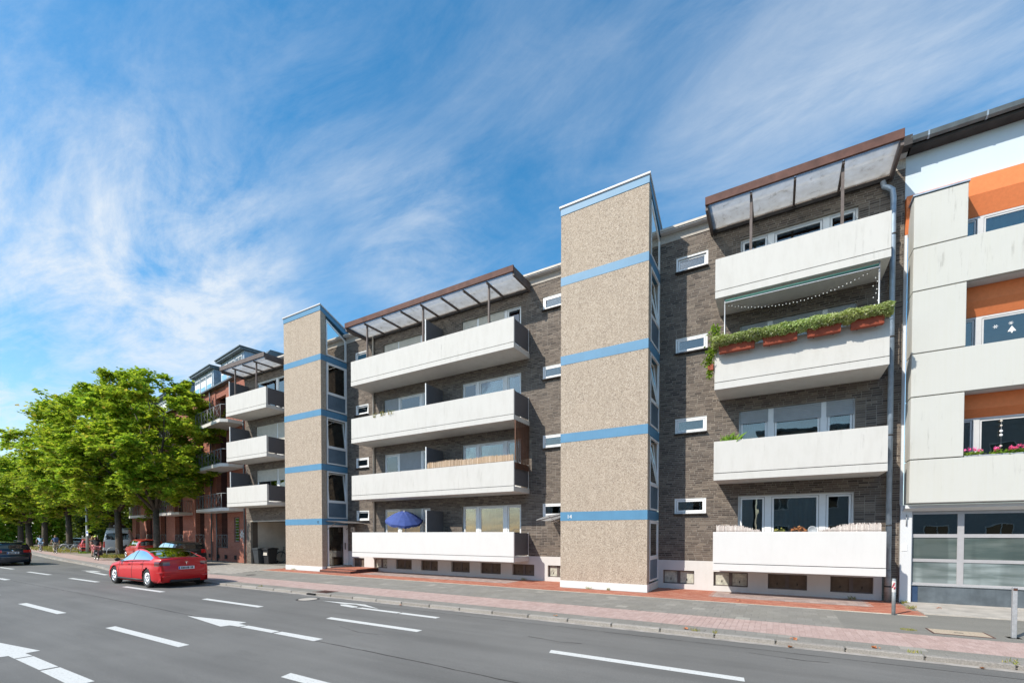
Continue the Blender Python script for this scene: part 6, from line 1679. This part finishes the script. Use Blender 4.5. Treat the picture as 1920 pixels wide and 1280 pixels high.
    if backpack: mb = MB(); mb.bbox(-.13, .13, -.17, .17, -.22, .22, .05); mb.xf(Matrix.Translation(J['bel'].lerp(ch, .6) - Vector((.22, 0, -.02))) @ Matrix.Rotation(R(15), 4, 'Y')); mb.build('backpack', backpack, t, local=True)
    return t
def ride_pose(ph=0, lean=.18):
    kl, kr = ((.22, .58), (.12, .38)) if ph else ((.20, .38), (.20, .62))
    a, b = ((.02, .44), (-.14, .16)) if ph else ((-.04, .17), (.02, .44))
    return dict(pel=(-.24, 0, .99), che=(-.24 + lean * 1.5, 0, 1.38), nek=(-.2 + lean * 1.8, 0, 1.50), head=(-.17 + lean * 2.0, 0, 1.64), shl=(-.22 + lean * 1.6, .17, 1.43), ell=(.05 + lean * .5, .27, 1.2), wrl=(.21, .28, 1.06),
                shr=(-.22 + lean * 1.6, -.17, 1.43), elr=(.05 + lean * .5, -.27, 1.2), wrr=(.21, -.28, 1.06), hil=(-.22, .1, .93), knl=(kl[0], .12, kl[1] + .18), anl=(a[0], .11, a[1] + .06), tol=(a[0] + .13, .11, a[1]),
                hir=(-.22, -.1, .93), knr=(kr[0], -.12, kr[1] + .18), anr=(b[0], -.11, b[1] + .06), tor=(b[0] + .13, -.11, b[1]))
def cl(name, c): return simple(name, c, .85, var=.1, scale=20)
M_black_t, M_ltblue, M_navyt, M_pinkp, M_beige, M_hair, M_blond = cl("black_cloth", (.02, .02, .025)), cl("light_blue_cloth", (.35, .5, .68)), cl("navy_cloth", (.06, .10, .20)), cl("salmon_cloth", (.62, .22, .22)), cl("beige_cloth", (.42, .38, .30)), cl("dark_hair", (.035, .022, .015)), cl("blond_hair", (.35, .22, .10))
M_lime = simple("lime_helmet", (.50, .60, .08), .4)
M_bikeb = simple("black_bike_frame", (.015, .015, .017), .3, coat=.5)
M_bikew = simple("pale_bike_frame", (.5, .55, .6), .3, coat=.5)
for (x, y, col, sh, pa, ha, hat, lh, bp, blab, plab, ph) in [
        (-42.6, 13.0, M_bikeb, M_black_t, M_pinkp, M_hair, M_lime, True, None, 'black bicycle with panniers ridden by the person in the lime helmet', 'cyclist with lime helmet, black top and salmon trousers riding away', 1),
        (-60.6, 15.45, M_bikeb, M_navyt, M_beige, M_blond, None, False, M_navyt, 'dark bicycle under the rider with the navy backpack', 'cyclist in navy top with backpack and beige trousers', 0),
        (-68.6, 16.3, M_bikew, M_ltblue, M_ltblue, M_hair, None, True, None, 'pale bicycle under the rider in light blue', 'cyclist with long dark hair and light blue clothes, farthest of the riders', 1)]:
    ang = R(172)
    bicycle(blab, (x, y, .07), ang, col, basket=hat is not None)
    person(plab, (x, y, .07), ang, ride_pose(ph), sh, pa, ha, hat, lh, bp, .3, shorts=(lh and not hat), group='cyclists riding away on the cycle path')
stand = dict(pel=(0, 0, .95), che=(.01, 0, 1.30), nek=(.0, 0, 1.46), head=(.02, 0, 1.61), shl=(0, .18, 1.40), ell=(.0, .23, 1.13), wrl=(.08, .2, .9), shr=(0, -.18, 1.40), elr=(0, -.23, 1.13), wrr=(.08, -.2, .9),
             hil=(0, .09, .90), knl=(.02, .1, .5), anl=(-.02, .1, .09), tol=(.12, .11, .05), hir=(0, -.09, .90), knr=(.06, -.1, .5), anr=(.05, -.1, .09), tor=(.18, -.11, .05))
person('person in sleeveless black top and salmon shorts standing beside the van', (-49.0, 14.75, .07), R(120), stand, M_black_t, M_pinkp, M_blond, None, True, None, .1)
# neighbour sitting behind the ground floor parapet of the middle bay
sit = dict(pel=(0, 0, .45), che=(-.03, 0, .82), nek=(0, 0, .97), head=(.03, 0, 1.12), shl=(-.02, .17, .92), ell=(.05, .22, .68), wrl=(.25, .16, .62), shr=(-.02, -.17, .92), elr=(.05, -.22, .68), wrr=(.25, -.16, .62),
           hil=(.02, .1, .43), knl=(.42, .12, .48), anl=(.42, .12, .1), tol=(.55, .12, .05), hir=(.02, -.1, .43), knr=(.42, -.12, .48), anr=(.42, -.12, .1), tor=(.55, -.12, .05))
person('dark haired person sitting on the balcony between the parasol and the grey divider', (-13.62, 15.75, 1.06), R(180), sit, M_navyt, M_beige, M_hair, None, False, None, .4)
ch = thing('balcony_chair', 'low folding chair under the person behind the ground floor parapet', 'chair', (-13.62, 15.75, 1.06), None, R(180))
mb = MB(); mb.bbox(-.22, .22, -.22, .22, .30, .335, .01); mb.build('seat', M_black, ch, local=True)
mb = MB(); mb.bbox(-.25, -.22, -.22, .22, .36, .80, .01); mb.build('backrest', M_black, ch, local=True)
for a, b in ((.2, .2), (.2, -.2), (-.2, .2), (-.2, -.2)):
    mb = MB(); mb.tube([(a, b, 0), (a, b, .3)], .012, 6); mb.build('leg', M_galv, ch, local=True)
bicycle('black bicycle leaning on the plastered side wall in the shaded passage', (-28.7, 18.85, .08), R(-96), M_bikeb)
bicycle('bicycle locked at the far hoop by the silver car', (-65.7, 17.8, .06), R(70), M_bikeb, group=None)
bicycle('bicycle standing by the small red car nose', (-64.4, 17.5, .06), R(40), M_bikew, group=None)

# ---------------------------------------------------------------- street furniture
def hoop(label, loc, rz, group='steel bicycle hoops on the verge'):
    t = thing('bicycle_hoop', label, 'bicycle stand', loc, group, rz)
    pts = [(-.42, 0, 0), (-.36, 0, .55), (-.28, 0, .72), (-.12, 0, .8), (.12, 0, .8), (.28, 0, .72), (.36, 0, .55), (.42, 0, 0)]
    mb = MB(); mb.tube(pts, .027, 8); mb.build('hoop_tube', M_galv, t, local=True)
    mb = MB(); mb.tube([(-.40, 0, .3), (.40, 0, .3)], .02, 6); mb.build('crossbar', M_galv, t, local=True)
hoop('grey steel hoop leaning by the second maple trunk', (-46.3, 15.15, .06), R(60))
hoop('grey steel hoop between the two far cyclists', (-65.2, 17.3, .06), R(60)); hoop('steel hoop in front of the hedge by the small red car', (-60.5, 16.9, .06), R(60)); hoop('steel hoop beside the farthest cyclist', (-66.8, 17.7, .06), R(60))
lp = thing('lamp_post', 'tall grey street lamp post in front of the small red car', 'street lamp', (-58.4, 17.15, .06))
mb = MB(); mb.tube([(-58.4, 17.15, 0), (-58.4, 17.15, 2.2), (-58.4, 17.15, 9.2)], [.13, .11, .06], 10); mb.build('pole', M_galv, lp)
mb = MB(); mb.tube([(-58.4, 17.15, 9.1), (-58.5, 16.4, 9.5), (-58.6, 15.4, 9.55)], [.05, .045, .04], 8); mb.build('arm', M_galv, lp)
mb = MB(); mb.bbox(-58.75, -58.45, 14.7, 15.5, 9.5, 9.62, .04); mb.build('lamp_head', M_grey_paint, lp)
sg = thing('parking_sign', 'small white sign plate clamped to the lamp post', 'sign', (-58.1, 17.05, 1.7)); mb = MB(); mb.bbox(-58.24, -57.78, 17.03, 17.06, 1.78, 2.28, .01); mb.build('plate', M_plate, sg)
mb = MB(); mb.box(-58.3, -58.2, 17.06, 17.09, 1.95, 2.0); mb.build('clamp', M_galv, sg)
mb = MB(); mb.box(-58.17, -57.85, 17.024, 17.029, 2.0, 2.2); mb.build('symbol', M_eu, sg)
def bin_(label, x, y, mat):
    t = thing('wheelie_bin', label, 'rubbish bin', (x, y, .075), 'wheelie bins in the passage mouth')
    mb = MB(); mb.add([(x - .22, y - .24, .12), (x + .22, y - .24, .12), (x + .22, y + .24, .12), (x - .22, y + .24, .12), (x - .29, y - .33, 1.0), (x + .29, y - .33, 1.0), (x + .29, y + .33, 1.0), (x - .29, y + .33, 1.0)], [(0, 3, 2, 1), (4, 5, 6, 7), (0, 1, 5, 4), (1, 2, 6, 5), (2, 3, 7, 6), (3, 0, 4, 7)])
    mb.bbox(x - .31, x + .31, y - .35, y + .33, .95, 1.01, .01); mb.build('tub', mat, t)
    mb = MB(); mb.extr([(y - .37, 1.015), (y - .36, 1.05), (y, 1.11), (y + .36, 1.06), (y + .38, 1.015)], 0, x - .32, x + .32); mb.build('lid', mat, t)
    for s in (-.24, .24):
        mb = MB(); mb.lathe([(.001, -.03), (.1, -.03), (.1, .03), (.001, .03)], (x + s, y + .27, .17), 0, 14); mb.build('wheel', M_rubber, t)
    mb = MB(); mb.tube([(x - .25, y + .42, .98), (x + .25, y + .42, .98)], .018, 6); mb.build('handle', mat, t)
    return t
bin_('left dark grey wheelie bin against the passage jamb', -28.4, 16.7, simple("bin_grey", (.045, .05, .055), .5))
b2 = bin_('right black wheelie bin with pale sticker in the passage', -27.75, 16.95, M_black)
mb = MB(); mb.box(-27.95, -27.55, 16.62, 16.635, .62, .8); mb.build('sticker', M_cream, b2)
t = thing('bollard', 'steel bollard plastered with torn stickers beside the downpipe', 'bollard', (2.375, 13.66, .06))
mb = MB(); mb.tube([(2.375, 13.66, 0), (2.375, 13.66, .90)], .038, 12); mb.lathe([(.038, .90), (.03, .915), (.001, .92)], (2.375, 13.66, 0), 2, 12); mb.build('post', simple("weathered_bollard", (.30, .32, .33), .5, metal=.3, var=.25), t)
mb = MB(); mb.lathe([(.0395, .60), (.0395, .86)], (2.375, 13.66, 0), 2, 16); mb.build('sticker', simple("torn_sticker", (.62, .60, .57), .7, var=.35, scale=40), t)
mb = MB()
for z0, a0 in ((.70, 3.6), (.76, 4.1), (.67, 4.4)):
    for q in range(3): a = a0 + q * .25; mb.tube([(2.375 + math.cos(a) * .041, 13.66 + math.sin(a) * .041, z0), (2.375 + math.cos(a + .4) * .041, 13.66 + math.sin(a + .4) * .041, z0 + .06)], .005, 4)
mb.build('sticker_print', M_lead, t)
t = thing('barrier_post', 'square galvanised post standing on the pavement at the right edge', 'post', (3.75, 11.74, .06))
mb = MB(); mb.bbox(3.718, 3.782, 11.708, 11.772, 0, .99, .006); mb.build('post', M_galv, t)
mb = MB(); mb.box(3.722, 3.778, 11.704, 11.7075, .93, .975); mb.build('end_plate', M_rust, t)
mb = MB(); mb.box(3.66, 3.84, 11.65, 11.83, .055, .064); mb.build('foot_plate', M_galv, t)

# parasol on the ground floor balcony
px, py, pz = -14.95, 15.68, 3.0
t = thing('parasol', 'open blue parasol tilted over the ground floor balcony of the middle bay', 'parasol', (px, py, 1.07))
M_blue = simple("blue_parasol_cloth", (0.05, 0.085, 0.27), .8, var=.12, scale=6)
mb = MB(); n = 8; rr = .86; TM = Matrix.Translation((px, py - .1, pz)) @ Matrix.Rotation(R(20), 4, Vector((.72, .69, 0)))
ring = []
for q in range(5):
    u = q / 4
    ring.append([(math.cos(2 * math.pi * k / 16) * rr * u * (1 if k % 2 == 0 else .955), math.sin(2 * math.pi * k / 16) * rr * u * (1 if k % 2 == 0 else .955), -.42 * u ** 1.6 - (.0 if k % 2 == 0 else -.02)) for k in range(16)])
for q in range(4):
    for k in range(16):
        k2 = (k + 1) % 16; a = ring[q]; b = ring[q + 1]
        if q == 0: mb.poly([a[0], b[k], b[k2]])
        else: mb.poly([a[k], b[k], b[k2], a[k2]])
mb.xf(TM); mb.build('canopy', M_blue, t)
mb = MB()
for k in range(16):
    k2 = (k + 1) % 16; a, b = ring[4][k], ring[4][k2]; mb.poly([a, b, (b[0] * 1.003, b[1] * 1.003, b[2] - .10), ((a[0] + b[0]) / 2, (a[1] + b[1]) / 2, a[2] - .125), (a[0] * 1.003, a[1] * 1.003, a[2] - .10)])
mb.xf(TM); mb.build('valance', M_blue, t)
mb = MB()
for k in range(0, 16, 2): mb.tube([(0, 0, -.06)] + [(r_[k][0], r_[k][1], r_[k][2] - .012) for r_ in ring[1:]], .006, 4)
mb.xf(TM); mb.build('ribs', M_white, t)
mb = MB(); mb.tube([(px - .0, py, 1.07), (px, py, 2.5), tuple(TM @ Vector((0, 0, .06)))], .017, 8); mb.build('pole', M_galv, t)
# reed mats, wicker screen
def reeds(x0, x1, y, z0, top, mat, name, label, cat='screen', d=.011, seed=1):
    r5 = random.Random(seed); t = thing(name, label, cat, ((x0 + x1) / 2, y, z0)); mb = MB(); x = x0
    while x < x1:
        w_ = d * r5.uniform(.6, 1.5); mb.box(x, x + w_, y + r5.uniform(-.008, .008), y + .012 + r5.uniform(-.004, .006), z0, top(x) + r5.uniform(-.03, .03)); x += w_ + .001
    mb.build('reed_mat', mat, t)
    for z in (z0 + .06, z0 + .16):
        mb = MB(); mb.tube([(x0, y - .012, z), (x1, y - .012, z)], .004, 4); mb.build('binding_wire', M_rust, t)
reeds(-13.2, -8.85, 15.19, 4.66, lambda x: 5.06 + .015 * math.sin(x * 3), M_reed, 'reed_screen', 'tan reed mat along the right half of the second balcony rail', seed=2)
reeds(-1.62, -.42, 15.19, 1.9, lambda x: 2.22 - max(0, (x + 1.0)) * .28, M_reedpale, 'reed_screen', 'pale reed mat sloping down at the left of the ground floor balcony', seed=3)
reeds(.98, 2.36, 15.19, 1.9, lambda x: min(2.24, 2.05 + (x - .98) * .28), M_reedpale, 'reed_screen', 'pale reed mat rising at the right of the ground floor balcony', seed=4)
t = thing('wicker_screen', 'tall brown wicker screen closing the right end of the second balcony', 'screen', (-8.74, 15.7, 4.5))
mb = MB(); r5 = random.Random(9)
for k in range(46):
    z = 4.52 + k * .04
    mb.tube([(-8.735 + .012 * ((k + j) % 2 * 2 - 1), 15.17 + j * .135, z) for j in range(9)], .0145, 4)
for j in range(9): mb.tube([(-8.735, 15.17 + j * .135, 4.5), (-8.735, 15.17 + j * .135, 6.36)], .014, 5)
mb.build('weave', M_wicker, t)
mb = MB(); mb.box(-8.76, -8.72, 15.135, 15.16, 4.82, 6.36); mb.build('edge_post', M_wicker, t)
# pole awning and fairy lights on the planted balcony
t = thing('clamp_awning', 'rolled green striped awning clamped on two poles over the planted balcony', 'awning', (.4, 15.2, 7.4))
for x in (-1.44, 2.24):
    mb = MB(); mb.tube([(x, 15.21, 6.62), (x, 15.21, 9.085)], .019, 8); mb.build('pole', M_galv, t)
mb = MB(); mb.tube([(-1.42, 15.17, 8.98), (2.22, 15.17, 8.98)], .045, 10); mb.build('fabric_roll', M_green_paint, t)
mb = MB(); mb.bbox(-1.44, 2.24, 15.11, 15.13, 8.905, 8.93, .005); mb.build('front_bar', M_galv, t)
t = thing('string_lights', 'sagging string of small white bulbs under the top balcony', 'fairy lights', (.4, 15.2, 8.3))
pts = []
for k in range(41):
    u = k / 40; pts.append((-1.42 + 3.5 * u, 15.24, 8.93 - 1.5 * u * (1 - u) * 1.0 - .02 * (k % 2)))
mb = MB(); mb.tube(pts, .003, 4); mb.tube([(2.2, 15.24, 8.9), (2.17, 15.24, 8.2), (2.2, 15.24, 7.75)], .003, 4); mb.build('cord', M_dark, t)
bp = None
for k in range(1, 40):
    p = pts[k]
    if bp is None:
        mb = MB(); mb.ball((0, 0, 0), .012, 4, (1, 1, 1.25)); o = bp = mb.build('bulb', M_bulb, t, local=True)
    else: o = bp.copy(); COL.objects.link(o)
    o.parent = t; o.location = Vector(p) - Vector((0, 0, .02)) - org(t)
for k in range(10):
    o = bp.copy(); COL.objects.link(o); o.parent = t; o.location = Vector((2.17 + .05 * math.sin(k * 2.3), 15.24, 8.7 - k * .1)) - org(t)
# table behind the parapet with things on it
t = thing('balcony_table', 'white balcony table just showing over the ground floor parapet', 'table', (-14.6, 15.6, 1.07))
mb = MB(); mb.bbox(-15.35, -14.2, 15.35, 15.95, 1.93, 1.97, .01); mb.build('table_top', M_white, t)
for a, b in ((-15.3, 15.4), (-14.25, 15.4), (-15.3, 15.9), (-14.25, 15.9)): mb = MB(); mb.tube([(a, b, 1.07), (a, b, 1.93)], .02, 6); mb.build('leg', M_galv, t)
# satellite dish on the ground floor balcony
t = thing('satellite_dish', 'small white satellite dish behind the ground floor glass of the right bay', 'satellite dish', (.88, 15.7, 1.07))
mb = MB(); mb.lathe([(.001, .03), (.08, .022), (.11, 0), (.115, .004)], (.88, 15.72, 2.08), 1, 18); mb.build('dish', M_shutter, t)
mb = MB(); mb.tube([(.88, 15.76, 1.07), (.88, 15.76, 2.08)], .016, 6); mb.build('mast', M_galv, t)
